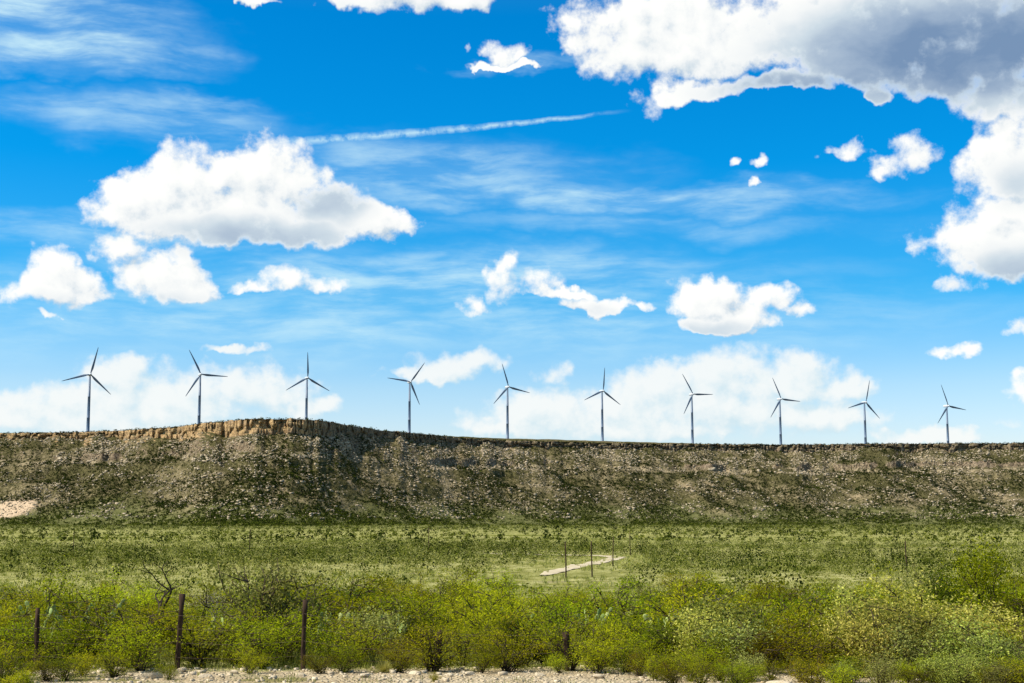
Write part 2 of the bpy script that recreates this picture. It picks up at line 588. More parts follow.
def ground_mat(t):
    p = geo_pos(t)
    x, y, z = t.split(p)
    big = t.noise(t.vec('MULTIPLY', p, (0.7, 1.2, 0)), 0.016, 5, 0.6)
    mid = t.noise(p, 0.16, 5, 0.65)
    fine = t.noise(p, 1.7, 5, 0.7)
    mott = t.noise(t.vec('MULTIPLY', p, (1, 0.55, 0)), 0.42, 6, 0.72)
    straw = t.mix(t.step(mott, 0.36, 0.66), (0.22, 0.215, 0.048), (0.52, 0.485, 0.19))
    green = t.mix(t.step(mott, 0.35, 0.65), (0.090, 0.112, 0.014), (0.265, 0.265, 0.058))
    c = t.mix(t.step(big, 0.46, 0.64), straw, green)
    c = t.mix(t.step(t.noise(p, 0.07, 4, 0.6), 0.60, 0.72), c, (0.36, 0.30, 0.16))
    peb = t.vor(p, 9.0, 'DISTANCE_TO_EDGE')
    g = t.mix(t.step(t.noise(p, 1.1, 7, 0.72), 0.3, 0.7), (0.46, 0.35, 0.20), (0.68, 0.56, 0.37))
    g = t.mix(t.step(t.noise(p, 0.55, 4, 0.6), 0.56, 0.68), g, (0.26, 0.23, 0.09))
    g = t.mix(t.math('MULTIPLY', t.step(peb, 0.08, 0.0), 0.5), g, (0.26, 0.19, 0.11))
    c = t.mix(t.step(y, 480.0, 1150.0, 0.0, 0.75), c, t.mix(t.step(mott, 0.35, 0.65), (0.085, 0.095, 0.028), (0.21, 0.205, 0.075)))
    edge = t.math('ADD', y, t.math('MULTIPLY', t.math('SUBTRACT', t.noise(p, 0.5, 4, 0.6), 0.5), 4.0))
    c = t.mix(t.step(edge, 30.2, 28.6), c, g)
    h = t.math('ADD', t.math('MULTIPLY', fine, 0.5), t.step(peb, 0.0, 0.25))
    return principled(t, c, 1.0, 0.0, bump(t, h, 0.8, 0.08))


def mesa_mat(t):
    p = geo_pos(t)
    x, y, z = t.split(p)
    nz = t.split(t.node('ShaderNodeNewGeometry').outputs['True Normal'])[2]
    # slope soil, dry grass and stones
    n1 = t.noise(t.vec('MULTIPLY', p, (1.0, 0.5, 1.0)), 0.02, 6, 0.62)
    n2 = t.noise(p, 0.13, 5, 0.7)
    n3 = t.noise(p, 0.55, 4, 0.7)
    soil = t.mix(t.step(n3, 0.32, 0.68), (0.075, 0.060, 0.030), (0.37, 0.295, 0.160))
    veg = t.mix(t.step(n3, 0.35, 0.66), (0.034, 0.031, 0.012), (0.140, 0.122, 0.050))
    c = t.mix(t.step(t.math('ADD', t.math('MULTIPLY', n1, 0.8), t.math('MULTIPLY', n2, 0.6)), 0.66, 0.86), veg, soil)
    lean = t.xyz(t.math('DIVIDE', t.math('MULTIPLY_ADD', y, 0.45, x), 20.0), t.math('DIVIDE', y, 110.0), 0.0)
    bare = t.math('MULTIPLY', t.step(t.noise(lean, 1.0, 4, 0.6), 0.56, 0.70), t.step(t.noise(p, 0.012, 3, 0.5), 0.42, 0.58))
    c = t.mix(t.math('MULTIPLY', bare, 0.8), c, (0.40, 0.30, 0.175))
    # bare gullies, rock ledges
    band = t.math('ADD', z, t.math('MULTIPLY', t.noise(p, 0.03, 3, 0.5), 14.0))
    ledge = t.math('MULTIPLY', t.step(t.math('ABSOLUTE', t.math('SUBTRACT', band, 78.0)), 5.0, 1.0), t.step(t.noise(p, 0.04, 3, 0.6), 0.47, 0.58))
    c = t.mix(t.math('MULTIPLY', ledge, 0.75), c, (0.42, 0.33, 0.20))
    # grassy foot
    foot = t.step(t.math('ADD', z, t.math('MULTIPLY', t.math('SUBTRACT', n1, 0.5), 46.0)), 34.0, 4.0)
    grass = t.mix(t.step(n2, 0.35, 0.7), (0.090, 0.098, 0.030), (0.215, 0.205, 0.078))
    c = t.mix(foot, c, grass)
    # pale sand patch low on the left
    sa_, se_ = aim(8, 510)
    so_ = np.linspace(40, 420, 1500)
    sq_ = np.full(1500, sa_)
    sr_ = rim_r(sq_) - 3.5 - so_
    sk_ = int(np.argmin(np.abs(np.degrees(np.arctan2(talus_z(sq_, so_) - CAM_Z, sr_)) - se_)))
    px_, py_ = polar(sa_, sr_[sk_])
    sp = t.vec('MULTIPLY', t.vec('SUBTRACT', p, (float(px_), float(py_), 0)), (1 / 30.0, 1 / 46.0, 0.0))
    sandf = t.step(t.math('ADD', t.vec('LENGTH', sp), t.math('MULTIPLY', t.math('SUBTRACT', n2, 0.5), 0.9)), 1.0, 0.7)
    c = t.mix(sandf, c, (0.60, 0.44, 0.28))
    # rock face
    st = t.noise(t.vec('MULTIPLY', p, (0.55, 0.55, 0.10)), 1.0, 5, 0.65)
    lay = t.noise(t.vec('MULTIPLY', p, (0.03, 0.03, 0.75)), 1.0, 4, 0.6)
    sunlit_orange = t.math('MULTIPLY', t.step(t.math('ADD', x, t.math('MULTIPLY', n1, 60.0)), -150.0, -215.0), t.step(z, 90.0, 96.0))  # sunlit orange painted on the headland's left cliff, rock elsewhere greyer and darker
    rock = t.mix(sunlit_orange, t.mix(t.step(st, 0.38, 0.66), (0.070, 0.050, 0.034), (0.40, 0.305, 0.185)), t.mix(t.step(st, 0.34, 0.60), (0.16, 0.085, 0.040), (0.60, 0.40, 0.19)))
    rock = t.mix(t.math('MULTIPLY', t.step(lay, 0.52, 0.66), 0.55), rock, (0.22, 0.15, 0.09))
    rock = t.mix(t.step(t.noise(p, 0.05, 3, 0.5), 0.5, 0.75), rock, t.mix(0.5, rock, (0.34, 0.25, 0.17)))
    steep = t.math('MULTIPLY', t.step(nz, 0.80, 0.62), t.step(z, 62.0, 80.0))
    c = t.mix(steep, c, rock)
    h = t.math('ADD', t.math('MULTIPLY', n3, 1.0), t.math('MULTIPLY', n2, 1.6))
    h = t.math('ADD', h, t.math('MULTIPLY', st, steep))
    return principled(t, c, 1.0, 0.0, bump(t, h, 1.0, 1.6))


def leaf_mat(dark, light, transl=0.35, warm=None):
    def f(t):
        at = t.node('ShaderNodeAttribute', attribute_name='tint').outputs['Fac']
        rnd = t.node('ShaderNodeObjectInfo').outputs['Random']
        c = t.mix(at, dark, light)
        if warm:
            c = t.mix(t.step(t.noise(t.node('ShaderNodeTexCoord').outputs['Object'], 1.6, 3, 0.6), 0.48, 0.68), c, warm)
        hsv = t.node('ShaderNodeHueSaturation')
        t.put(hsv.inputs['Hue'], t.math('MULTIPLY_ADD', t.math('FRACT', t.math('MULTIPLY', rnd, 7.31)), 0.05, 0.473))
        t.put(hsv.inputs['Value'], t.math('MULTIPLY_ADD', rnd, 0.85, 0.50))
        t.put(hsv.inputs['Color'], c)
        c = hsv.outputs[0]
        d = t.node('ShaderNodeBsdfDiffuse')
        t.put(d.inputs[0], c)
        tr = t.node('ShaderNodeBsdfTranslucent')
        t.put(tr.inputs[0], t.mix(0.5, c, t.mix(1.0, c, (1.5, 1.4, 0.5), 'MULTIPLY')))
        mx = t.node('ShaderNodeMixShader')
        mx.inputs[0].default_value = transl
        t.t.links.new(d.outputs[0], mx.inputs[1])
        t.t.links.new(tr.outputs[0], mx.inputs[2])
        return mx.outputs[0]
    return f


def scrub_mat(t):
    at = t.node('ShaderNodeAttribute', attribute_name='tint').outputs['Fac']
    c = t.ramp(at, [(0.0, (0.012, 0.020, 0.005)), (0.35, (0.034, 0.048, 0.007)), (0.65, (0.120, 0.138, 0.014)), (0.85, (0.245, 0.25, 0.045)), (1.0, (0.38, 0.355, 0.12))])
    d = t.node('ShaderNodeBsdfDiffuse')
    t.put(d.inputs[0], c)
    tr = t.node('ShaderNodeBsdfTranslucent')
    t.put(tr.inputs[0], c)
    mx = t.node('ShaderNodeMixShader')
    mx.inputs[0].default_value = 0.25
    t.t.links.new(d.outputs[0], mx.inputs[1])
    t.t.links.new(tr.outputs[0], mx.inputs[2])
    return mx.outputs[0]


def simple(col_a, col_b, scale=4.0, rough=0.9, spec=0.2, bs=0.4, bd=0.02, objspace=True, stretch=(1, 1, 1)):
    def f(t):
        p = t.node('ShaderNodeTexCoord').outputs['Object'] if objspace else geo_pos(t)
        n = t.noise(t.vec('MULTIPLY', p, stretch), scale, 5, 0.65)
        return principled(t, t.mix(t.step(n, 0.3, 0.7), col_a, col_b), rough, spec, bump(t, n, bs, bd))
    return f


M_GROUND = material('dry_plain', ground_mat)
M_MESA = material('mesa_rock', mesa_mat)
M_SCRUB = material('scrub_leaf', scrub_mat)
M_BOULDER = material('pale_boulder', simple((0.24, 0.18, 0.11), (0.60, 0.49, 0.33), 0.9, 0.95, 0.1, 0.6, 0.2))
M_STONE = material('verge_stone', simple((0.44, 0.34, 0.21), (0.68, 0.57, 0.40), 7.0, 0.95, 0.1, 0.5, 0.02))
M_TRACK = material('caliche_track', simple((0.42, 0.34, 0.20), (0.58, 0.49, 0.33), 0.8, 0.95, 0.1, 0.3, 0.05, False))
M_STEM = material('shrub_stem', simple((0.035, 0.024, 0.014), (0.11, 0.08, 0.05), 6.0, 0.95, 0.1))
M_DEAD = material('dead_wood', simple((0.020, 0.013, 0.010), (0.06, 0.042, 0.03), 6.0, 0.95, 0.1))
M_GREY = material('grey_twigs', simple((0.09, 0.075, 0.055), (0.24, 0.21, 0.165), 6.0, 0.95, 0.1))
M_POST = material('weathered_post', simple((0.022, 0.013, 0.008), (0.085, 0.052, 0.032), 9.0, 0.95, 0.1, 0.5, 0.01, True, (1, 1, 0.15)))
M_WIRE = material('rusty_wire', simple((0.08, 0.05, 0.035), (0.16, 0.11, 0.08), 5.0, 0.7, 0.3))
M_PAD = material('cactus_pad', leaf_mat((0.15, 0.22, 0.045), (0.50, 0.54, 0.20), 0.08))
M_YUCCA = material('yucca_blade', leaf_mat((0.12, 0.16, 0.07), (0.34, 0.36, 0.17), 0.2))
M_GRASS = material('grass_blade', leaf_mat((0.11, 0.135, 0.018), (0.46, 0.43, 0.14), 0.35))
LEAF = {
    'creosote': material('creosote_leaf', leaf_mat((0.060, 0.088, 0.004), (0.43, 0.46, 0.013), 0.46)),
    'mesquite': material('mesquite_leaf', leaf_mat((0.090, 0.130, 0.006), (0.60, 0.63, 0.020), 0.47)),
    'evergreen': material('dark_leaf', leaf_mat((0.026, 0.048, 0.005), (0.21, 0.26, 0.012), 0.38)),
    'rusty': material('rusty_leaf', leaf_mat((0.090, 0.100, 0.006), (0.42, 0.40, 0.014), 0.43, (0.28, 0.20, 0.014))),
    'sage': material('sage_leaf', leaf_mat((0.11, 0.14, 0.030), (0.42, 0.44, 0.115), 0.32)),
    'blossom': material('blossom_leaf', leaf_mat((0.11, 0.15, 0.012), (0.70, 0.68, 0.145), 0.40)),
}


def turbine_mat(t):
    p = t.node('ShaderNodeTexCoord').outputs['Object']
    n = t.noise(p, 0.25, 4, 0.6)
    return principled(t, t.mix(n, (0.095, 0.14, 0.205), (0.14, 0.19, 0.26)), 0.42, 0.4)  # white towers and blades, backlit shade put into the colour as dark blue-grey


def turbine_cap_mat(t):
    p = t.node('ShaderNodeTexCoord').outputs['Object']
    n = t.noise(p, 0.6, 4, 0.6)
    return principled(t, t.mix(n, (0.55, 0.57, 0.58), (0.68, 0.69, 0.70)), 0.4, 0.4)


M_TURB = material('turbine_backlit', turbine_mat)
M_CAP = material('nacelle_paint', turbine_cap_mat)

# ------------------------------------------------------------------ ground
def spaced(lo, hi, fine, growth):
    out, v, st = [lo], lo, fine
    while v < hi:
        v += st
        st *= growth
        out.append(v)
    return out


ys = np.array(sorted(set([-6000, -2000, -800, -400, -200, -100, -60, -40, -30, -20, -12, -6, 0, 5, 10, 14, 18, 20, 21.5] + spaced(22.5, 60, 0.3, 1.0) + spaced(60.3, 30000, 0.4, 1.032))))
hx = spaced(0.25, 32, 0.5, 1.0) + spaced(33, 30000, 0.6, 1.09)
xs = np.array(sorted([-v for v in hx] + hx))
gx, gy = np.meshgrid(xs, ys)
gz = ground_z(gx, gy)
tag(add('ground', mesh_np('ground', np.stack([gx, gy, gz], -1).reshape(-1, 3), grid_faces(len(ys), len(xs)), M_GROUND, smooth=True)), kind='structure')

# pale dirt track curving across the plain
TRACK = [(2.6, 124), (4.2, 134), (7.2, 152), (10.6, 170), (13.2, 183), (14.2, 192), (13.0, 199), (10.0, 203), (6, 206), (1, 208), (-4, 210)]


def catmull(pts, n=10):
    P = np.array([pts[0]] + list(pts) + [pts[-1]], float)
    out = []
    for i in range(1, len(P) - 2):
        for k in range(n):
            t = k / n
            a, b, c, d = P[i - 1], P[i], P[i + 1], P[i + 2]
            out.append(0.5 * ((2 * b) + (c - a) * t + (2 * a - 5 * b + 4 * c - d) * t * t + (3 * b - a - 3 * c + d) * t ** 3))
    out.append(P[-2])
    return np.array(out)


tp = catmull(TRACK, 12)
tn = np.gradient(tp, axis=0)
tn = np.stack([-tn[:, 1], tn[:, 0]], -1) / np.linalg.norm(tn, axis=1)[:, None]
acr = np.linspace(-1, 1, 7)
wd = 1.15 + 0.5 * (fbm(np.arange(len(tp)) / 5.0, 0.0, 51, 2) - 0.5)
wd = wd * np.interp(np.arange(len(tp)), [0, 14, 60, len(tp) * 0.6, len(tp) - 1], [0.25, 0.85, 0.9, 1.1, 0.3]) * (0.75 + 0.5 * fbm(np.arange(len(tp)) / 2.2, 4.0, 52, 2))
tv = tp[:, None, :] + tn[:, None, :] * (acr[None, :, None] * wd[:, None, None])
tz = ground_z(tv[..., 0], tv[..., 1]) + 0.10 - 0.05 * np.abs(acr)[None, :] ** 2
tag(add('dirt_track', mesh_np('dirt_track', np.concatenate([tv, tz[..., None]], -1).reshape(-1, 3), grid_faces(len(tp), 7)[:, ::-1], M_TRACK, smooth=True)), kind='structure')


def near_track(x, y):
    d = np.full(np.shape(x), 1e9)
    for p in tp:
        d = np.minimum(d, np.hypot((x - p[0]), (y - p[1])))
    return d


# ------------------------------------------------------------------ mesa
aa = np.concatenate([np.linspace(-60, -24, 60)[:-1], np.linspace(-24, 24, 1500), np.linspace(24, 60, 60)[1:]])
NT_, NC_, NP_ = 130, 16, 30
r_rim, ch = rim_r(aa), cliff_h(aa)
s_ = aa * 28.0
rows = []
run = talus_run(aa)
r_foot = r_rim - 3.5
for k in range(NT_):
    u = 1 - k / (NT_ - 1)
    u = u ** 1.1
    off = u * run
    z = talus_z(aa, off)
    if k == 0:
        z = z - 3.0
    x, y = polar(aa, r_foot - off)
    rows.append(np.stack([x, y, z], -1))
z0 = rows[-1][:, 2].copy()
zt = plateau_z(aa, 0.0) + (fbm(s_ / 6.0, 0 * s_, 41, 3) - 0.5) * 4.6
for k in range(NC_):
    v = (k + 0.6) / NC_
    blk = _hash(np.floor(s_ / 5.2 + 1.7 * vnoise(s_ / 9, 0 * s_, 42)).astype(np.int64), np.full(len(aa), int(v * 2.6)), 43)
    crv = np.abs(2 * vnoise(s_ / 3.4, np.full(len(aa), v * 1.3), 44) - 1)
    lyr = _hash(np.full(len(aa), 3), np.full(len(aa), int(v * 5)), 45) - 0.5
    rr = r_foot + 3.5 * v ** 1.3 - (blk - 0.3) * 4.2 + (0.42 - np.minimum(crv, 0.42)) * 14.0 + lyr * 1.8
    x, y = polar(aa, rr)
    rows.append(np.stack([x, y, z0 + (zt - z0) * v], -1))
for k in range(NP_):
    back = 0.6 + 900 * (k / (NP_ - 1)) ** 2.2
    x, y = polar(aa, r_rim + back)
    if k == NP_ - 1:
        x, y = polar(aa, np.full(len(aa), 3600.0))
    rows.append(np.stack([x, y, plateau_z(aa, back) + (fbm(s_ / 7.0, np.full(len(aa), back / 7.0), 46, 2) - 0.5) * 1.0 * (1 if k < NP_ - 1 else 0)], -1))
x, y = polar(aa, np.full(len(aa), 3900.0))
rows.append(np.stack([x, y, np.full(len(aa), 0.5)], -1))
mv = np.stack(rows, 0)
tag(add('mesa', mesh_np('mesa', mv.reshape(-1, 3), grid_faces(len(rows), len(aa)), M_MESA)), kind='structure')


# ------------------------------------------------------------------ tubes and skeleton plants
def tube_np(paths, sides=5):
    """paths: list of (pts (n,3), radii (n)). Returns verts, quads."""
    V, Q, base = [], [], 0
    ang = np.linspace(0, 2 * np.pi, sides, endpoint=False)
    for pts, rad in paths:
        pts = np.asarray(pts, float)
        rad = np.asarray(rad, float)
        tg = np.gradient(pts, axis=0)
        tg /= np.linalg.norm(tg, axis=1)[:, None] + 1e-9
        ref = np.where(np.abs(tg[:, 2:3]) > 0.9, np.array([[1.0, 0, 0]]), np.array([[0, 0, 1.0]]))
        u = np.cross(tg, ref)
        u /= np.linalg.norm(u, axis=1)[:, None] + 1e-9
        w = np.cross(tg, u)
        ring = pts[:, None, :] + rad[:, None, None] * (np.cos(ang)[None, :, None] * u[:, None, :] + np.sin(ang)[None, :, None] * w[:, None, :])
        n = len(pts)
        V.append(ring.reshape(-1, 3))
        i = np.arange(n - 1)[:, None] * sides
        j = np.arange(sides)[None, :]
        j2 = (j + 1) % sides
        Q.append((base + np.stack([i + j, i + j2, i + sides + j2, i + sides + j], -1)).reshape(-1, 4))
        top = base + (n - 1) * sides
        if sides == 4:
            Q.append(np.array([[top, top + 1, top + 2, top + 3]]))
            Q.append(np.array([[base + 3, base + 2, base + 1, base]]))
        base += n * sides
    return np.concatenate(V), np.concatenate(Q)


def leaves_np(rng, centres, n_each, spread, length, width, up=0.2):
    """Elongated diamond leaves scattered round centres."""
    c = np.repeat(centres, n_each, 0)
    n = len(c)
    c = c + rng.normal(0, 1, (n, 3)) * np.asarray(spread)
    d = rng.normal(0, 1, (n, 3))
    d[:, 2] += up
    d /= np.linalg.norm(d, axis=1)[:, None]
    e = np.cross(d, rng.normal(0, 1, (n, 3)))
    e /= np.linalg.norm(e, axis=1)[:, None] + 1e-9
    ln = length * rng.uniform(0.6, 1.35, (n, 1))
    wd_ = width * rng.uniform(0.6, 1.35, (n, 1))
    V = np.stack([c - d * ln * 0.5, c + e * wd_ * 0.5, c + d * ln * 0.5, c - e * wd_ * 0.5], 1).reshape(-1, 3)
    Q = np.arange(n * 4).reshape(-1, 4)
    return V, Q


def shrub_skeleton(rng, height, radius, stems, forks, wander=0.10, tree=False):
    """Stems that fan out of one root, each forking; returns tubes and tip positions."""
    paths, tips = [], []
    for k in range(stems):
        a = rng.uniform(0, 2 * np.pi)
        lean = rng.uniform(0.15, 1.0) ** 0.8
        end = np.array([math.cos(a) * radius * lean * 0.85, math.sin(a) * radius * lean * 0.85, height * rng.uniform(0.62, 0.98) * (1 - 0.30 * lean ** 2)])
        n = 6
        t = np.linspace(0, 1, n)[:, None]
        start = np.array([rng.normal(0, 0.05), rng.normal(0, 0.05), -0.12])
        mid = np.array([end[0] * 0.35, end[1] * 0.35, end[2] * 0.6])
        pts = (1 - t) ** 2 * start + 2 * t * (1 - t) * mid + t * t * end
        pts[1:] += rng.normal(0, wander * height * 0.22, (n - 1, 3))
        r0 = (0.016 + 0.006 * height) * (1.8 if tree else 1.0)
        paths.append((pts, np.linspace(r0, r0 * 0.25, n)))
        for f in range(forks):
            i = rng.integers(1 if not tree else 2, n)
            b = pts[i]
            dirn = rng.normal(0, 1, 3)
            dirn[2] = abs(dirn[2]) * 0.7 + 0.1
            dirn[:2] += np.array([math.cos(a), math.sin(a)]) * 0.4
            dirn /= np.linalg.norm(dirn)
            ln = height * rng.uniform(0.16, 0.42)
            e = b + dirn * ln
            m_ = (b + e) / 2 + rng.normal(0, 0.04 * height, 3)
            paths.append((np.array([b, m_, e]), np.array([r0 * 0.5, r0 * 0.3, r0 * 0.12])))
            tips += [m_, e, (m_ + e) / 2 + rng.normal(0, 0.05, 3)]
        tips += [pts[-1], pts[-2]]
    return paths, np.array(tips)


def make_bush_meshes(kind, seed, height, radius, stems, forks, n_each, spread, length, width):
    rng = np.random.default_rng(seed)
    paths, tips = shrub_skeleton(rng, height, radius, stems, forks)
    sv, sq = tube_np(paths, 4)
    keep = tips[:, 2] > height * 0.10
    tips = tips[keep]
    lv, lq = leaves_np(rng, tips, n_each, spread, length, width)
    lv[:, 2] = np.maximum(lv[:, 2], 0.03)
    # tint differs from spray to spray and from leaf to leaf
    tt = np.repeat(rng.uniform(0.15, 0.85, len(tips)), n_each) + rng.normal(0, 0.18, len(tips) * n_each)
    tt = np.repeat(np.clip(tt, 0, 1), 4)
    return mesh_np(kind + '_foliage', lv, lq, LEAF[kind], tt), mesh_np(kind + '_stems', sv, sq, M_STEM)


SPEC = {  # height, radius, stems, forks, leaves per tip, spread, leaf length, width
    'creosote': (1.6, 1.05, 14, 8, 9, 0.085, 0.060, 0.026),
    'mesquite': (1.7, 1.25, 12, 9, 10, 0.10, 0.095, 0.022),
    'evergreen': (1.5, 0.95, 13, 9, 14, 0.10, 0.060, 0.034),
    'rusty': (1.3, 1.0, 13, 8, 9, 0.085, 0.058, 0.026),
    'sage': (1.1, 0.9, 15, 8, 12, 0.09, 0.055, 0.028),
    'blossom': (1.3, 1.0, 16, 8, 16, 0.10, 0.060, 0.030),
}
BUSH = {k: [make_bush_meshes(k, 100 * i + 7 + j, *SPEC[k]) for j in range(4 if k in ('creosote', 'mesquite') else 3)] for i, k in enumerate(SPEC)}

ORD = ['', 'first', 'second', 'third', 'fourth', 'fifth', 'sixth', 'seventh', 'eighth', 'ninth', 'tenth', 'eleventh', 'twelfth', 'thirteenth', 'fourteenth', 'fifteenth',
       'sixteenth', 'seventeenth', 'eighteenth', 'nineteenth', 'twentieth']
CARD = ['', 'one', 'two', 'three', 'four', 'five', 'six', 'seven', 'eight', 'nine', 'ten']
T_PX = [t[0] for t in TURBINES]


def column_of(px):
    """Which turbine a picture column lies under, in words."""
    k = int(np.argmin([abs(px - c) for c in T_PX]))
    d = px - T_PX[k]
    if abs(d) <= 26:
        return (k, 0), 'below turbine %s counted from the left' % CARD[k + 1]
    if d < 0 and k == 0:
        return (-1, 1), 'left of the leftmost turbine'
    if d > 0 and k == 9:
        return (9, 1), 'right of the rightmost turbine'
    i = k if d > 0 else k - 1
    return (i, 1), 'below the gap between turbines %s and %s' % (CARD[i + 1], CARD[i + 2])


def to_px(x, y, z):
    d = y * math.cos(PITCH) + (z - CAM_Z) * math.sin(PITCH)
    u = -y * math.sin(PITCH) + (z - CAM_Z) * math.cos(PITCH)
    return 512 + F * x / d, 341.5 - F * u / d


# ------------------------------------------------------------------ wind turbines
def rod(n, r0, r1, z0, z1, levels=2):
    a = np.linspace(0, 2 * np.pi, n, endpoint=False)
    V = []
    for t in np.linspace(0, 1, levels):
        r = r0 + (r1 - r0) * t
        V.append(np.stack([r * np.cos(a), r * np.sin(a), np.full(n, z0 + (z1 - z0) * t)], -1))
    return V


def loft(rings, cap=True):
    n = len(rings[0])
    V = np.concatenate(rings)
    Q = []
    for k in range(len(rings) - 1):
        j = np.arange(n)
        j2 = (j + 1) % n
        Q.append(np.stack([k * n + j, k * n + j2, (k + 1) * n + j2, (k + 1) * n + j], -1))
    Q = np.concatenate(Q)
    if cap:
        c0, c1 = len(V), len(V) + 1
        V = np.concatenate([V, rings[0].mean(0)[None], rings[-1].mean(0)[None]])
        j = np.arange(0, n, 2)
        e = (len(rings) - 1) * n
        Q = np.concatenate([Q, np.stack([np.full(len(j), c0), (j + 2) % n, j + 1, j], -1), np.stack([np.full(len(j), c1), e + j, e + j + 1, e + (j + 2) % n], -1)])
    return V, Q


def tower_mesh():
    rings = []
    for z0, z1, r0, r1 in ((-6, 0.4, 2.5, 2.45), (0.5, 22, 2.25, 2.05), (22.1, 22.5, 2.12, 2.12), (22.6, 50, 2.02, 1.75), (50.1, 50.5, 1.82, 1.82), (50.6, 77.6, 1.72, 1.25)):
        rings += rod(24, r0, r1, z0, z1)
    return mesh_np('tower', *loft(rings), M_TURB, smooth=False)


def nacelle_mesh():
    # rounded box along local -Y (rotor side) to +Y (rear)
    rings = []
    for y, w, h in ((-3.2, 1.1, 1.2), (-2.9, 1.55, 1.6), (-1, 1.8, 1.9), (4, 1.8, 1.9), (6.2, 1.65, 1.7), (6.8, 1.2, 1.2)):
        a = np.linspace(0, 2 * np.pi, 16, endpoint=False)
        ex = np.sign(np.cos(a)) * np.abs(np.cos(a)) ** 0.55 * w
        ez = np.sign(np.sin(a)) * np.abs(np.sin(a)) ** 0.55 * h
        rings.append(np.stack([ex, np.full(16, y), ez], -1))
    return mesh_np('nacelle', *loft(rings), M_CAP, smooth=False)


def hub_mesh():
    rings = []
    for y, r in ((0.9, 1.35), (0.2, 1.6), (-0.9, 1.6), (-1.8, 1.3), (-2.4, 0.75), (-2.65, 0.2)):
        a = np.linspace(0, 2 * np.pi, 18, endpoint=False)
        rings.append(np.stack([r * np.cos(a), np.full(18, y), r * np.sin(a)], -1))
    return mesh_np('rotor_hub', *loft(rings), M_CAP, smooth=True)


def blade_mesh():
    rings = []
    for s, chord, thick, twist in ((0.8, 1.7, 1.7, 60), (2.5, 1.7, 1.6, 50), (5, 2.5, 1.1, 34), (8, 3.3, 0.85, 24), (12, 3.05, 0.62, 17), (18, 2.45, 0.45, 11), (25, 1.85, 0.32, 7), (32, 1.25, 0.2, 4), (36, 0.85, 0.13, 2), (38, 0.3, 0.06, 1)):
        a = np.linspace(0, 2 * np.pi, 14, endpoint=False)
        cx = np.cos(a) * chord * 0.5 + (chord - 1.7) * 0.22
        cy = np.sin(a) * thick * 0.5
        tw = R(twist)
        rings.append(np.stack([cx * math.cos(tw) - cy * math.sin(tw), cx * math.sin(tw) + cy * math.cos(tw), np.full(14, s)], -1))
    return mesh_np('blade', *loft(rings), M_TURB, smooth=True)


TM, NM, HM, BM = tower_mesh(), nacelle_mesh(), hub_mesh(), blade_mesh()
POSE = ['one blade up leaning right, first from the left', 'one blade up leaning left, second from the left', 'upright blade, rising behind the headland cliff corner',
        'one blade leaning far right, fourth from the left', 'one blade up leaning left, fifth from the left', 'nearly upright blade, sixth from the left',
        'one blade level rightward, seventh from the left', 'one blade level rightward, eighth from the left', 'one blade up leaning right, ninth from the left',
        'smallest and farthest, tenth from the left']
YAW = R(24)
for i, (hx_, hy_, ang, dist) in enumerate(TURBINES):
    a = T_AZ[i]
    x, y = polar(a, dist)
    root = empty('wind_turbine', (float(x), float(y), float(T_B[i])))
    tag(root, 'backlit-grey wind turbine on the mesa with ' + POSE[i], 'wind turbine', 'wind turbines along the mesa')
    # keep every rotor turned the same way
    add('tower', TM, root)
    n = add('nacelle', NM, root)
    n.location = (0, 0, HUB)
    n.rotation_euler = (0, 0, YAW)
    h = add('rotor_hub', HM, root)
    off = Vector((0, -4.2, 0))
    off.rotate(n.rotation_euler)
    h.location = Vector((0, 0, HUB)) + off
    h.rotation_euler = (0, 0, YAW)
    for k in range(3):
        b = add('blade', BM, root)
        b.location = h.location
        b.rotation_mode = 'ZYX' if False else 'XYZ'
        b.rotation_euler = (0, R(ang + 120 * k), YAW)


# ------------------------------------------------------------------ far scrub, rubble and grass as masses nobody could count
def clump_mass(name, px_, py_, pz_, rad, hgt, tint_, per, leaf, mat, rng):
    n = len(px_)
    th = rng.uniform(0, 2 * np.pi, (n, per))
    ph = rng.uniform(0, 1, (n, per))
    rr = np.sqrt(rng.uniform(0.05, 1, (n, per)))
    cz = hgt[:, None] * (0.12 + 0.80 * ph)
    shell = rr * rad[:, None] * np.sqrt(np.clip(1.05 - (ph * 0.9 - 0.15) ** 2, 0.1, 1))
    lop = 1 + 0.35 * np.sin(th * 2 + rng.uniform(0, 6, (n, 1)))
    c = np.stack([px_[:, None] + np.cos(th) * shell * lop, py_[:, None] + np.sin(th) * shell * lop, pz_[:, None] + cz], -1).reshape(-1, 3)
    m_ = len(c)
    d = rng.normal(0, 1, (m_, 3))
    d /= np.linalg.norm(d, axis=1)[:, None]
    e = np.cross(d, rng.normal(0, 1, (m_, 3)))
    e /= np.linalg.norm(e, axis=1)[:, None]
    L = (np.repeat(leaf, per) * rng.uniform(0.6, 1.4, m_))[:, None]
    V = np.stack([c - d * L * 0.6, c + e * L * 0.42, c + d * L * 0.6, c - e * L * 0.42], 1).reshape(-1, 3)
    tt = np.clip(np.repeat(tint_, per) + rng.normal(0, 0.10, m_), 0, 1)
    return V, np.repeat(tt, 4)


mass_v, mass_t = [], []
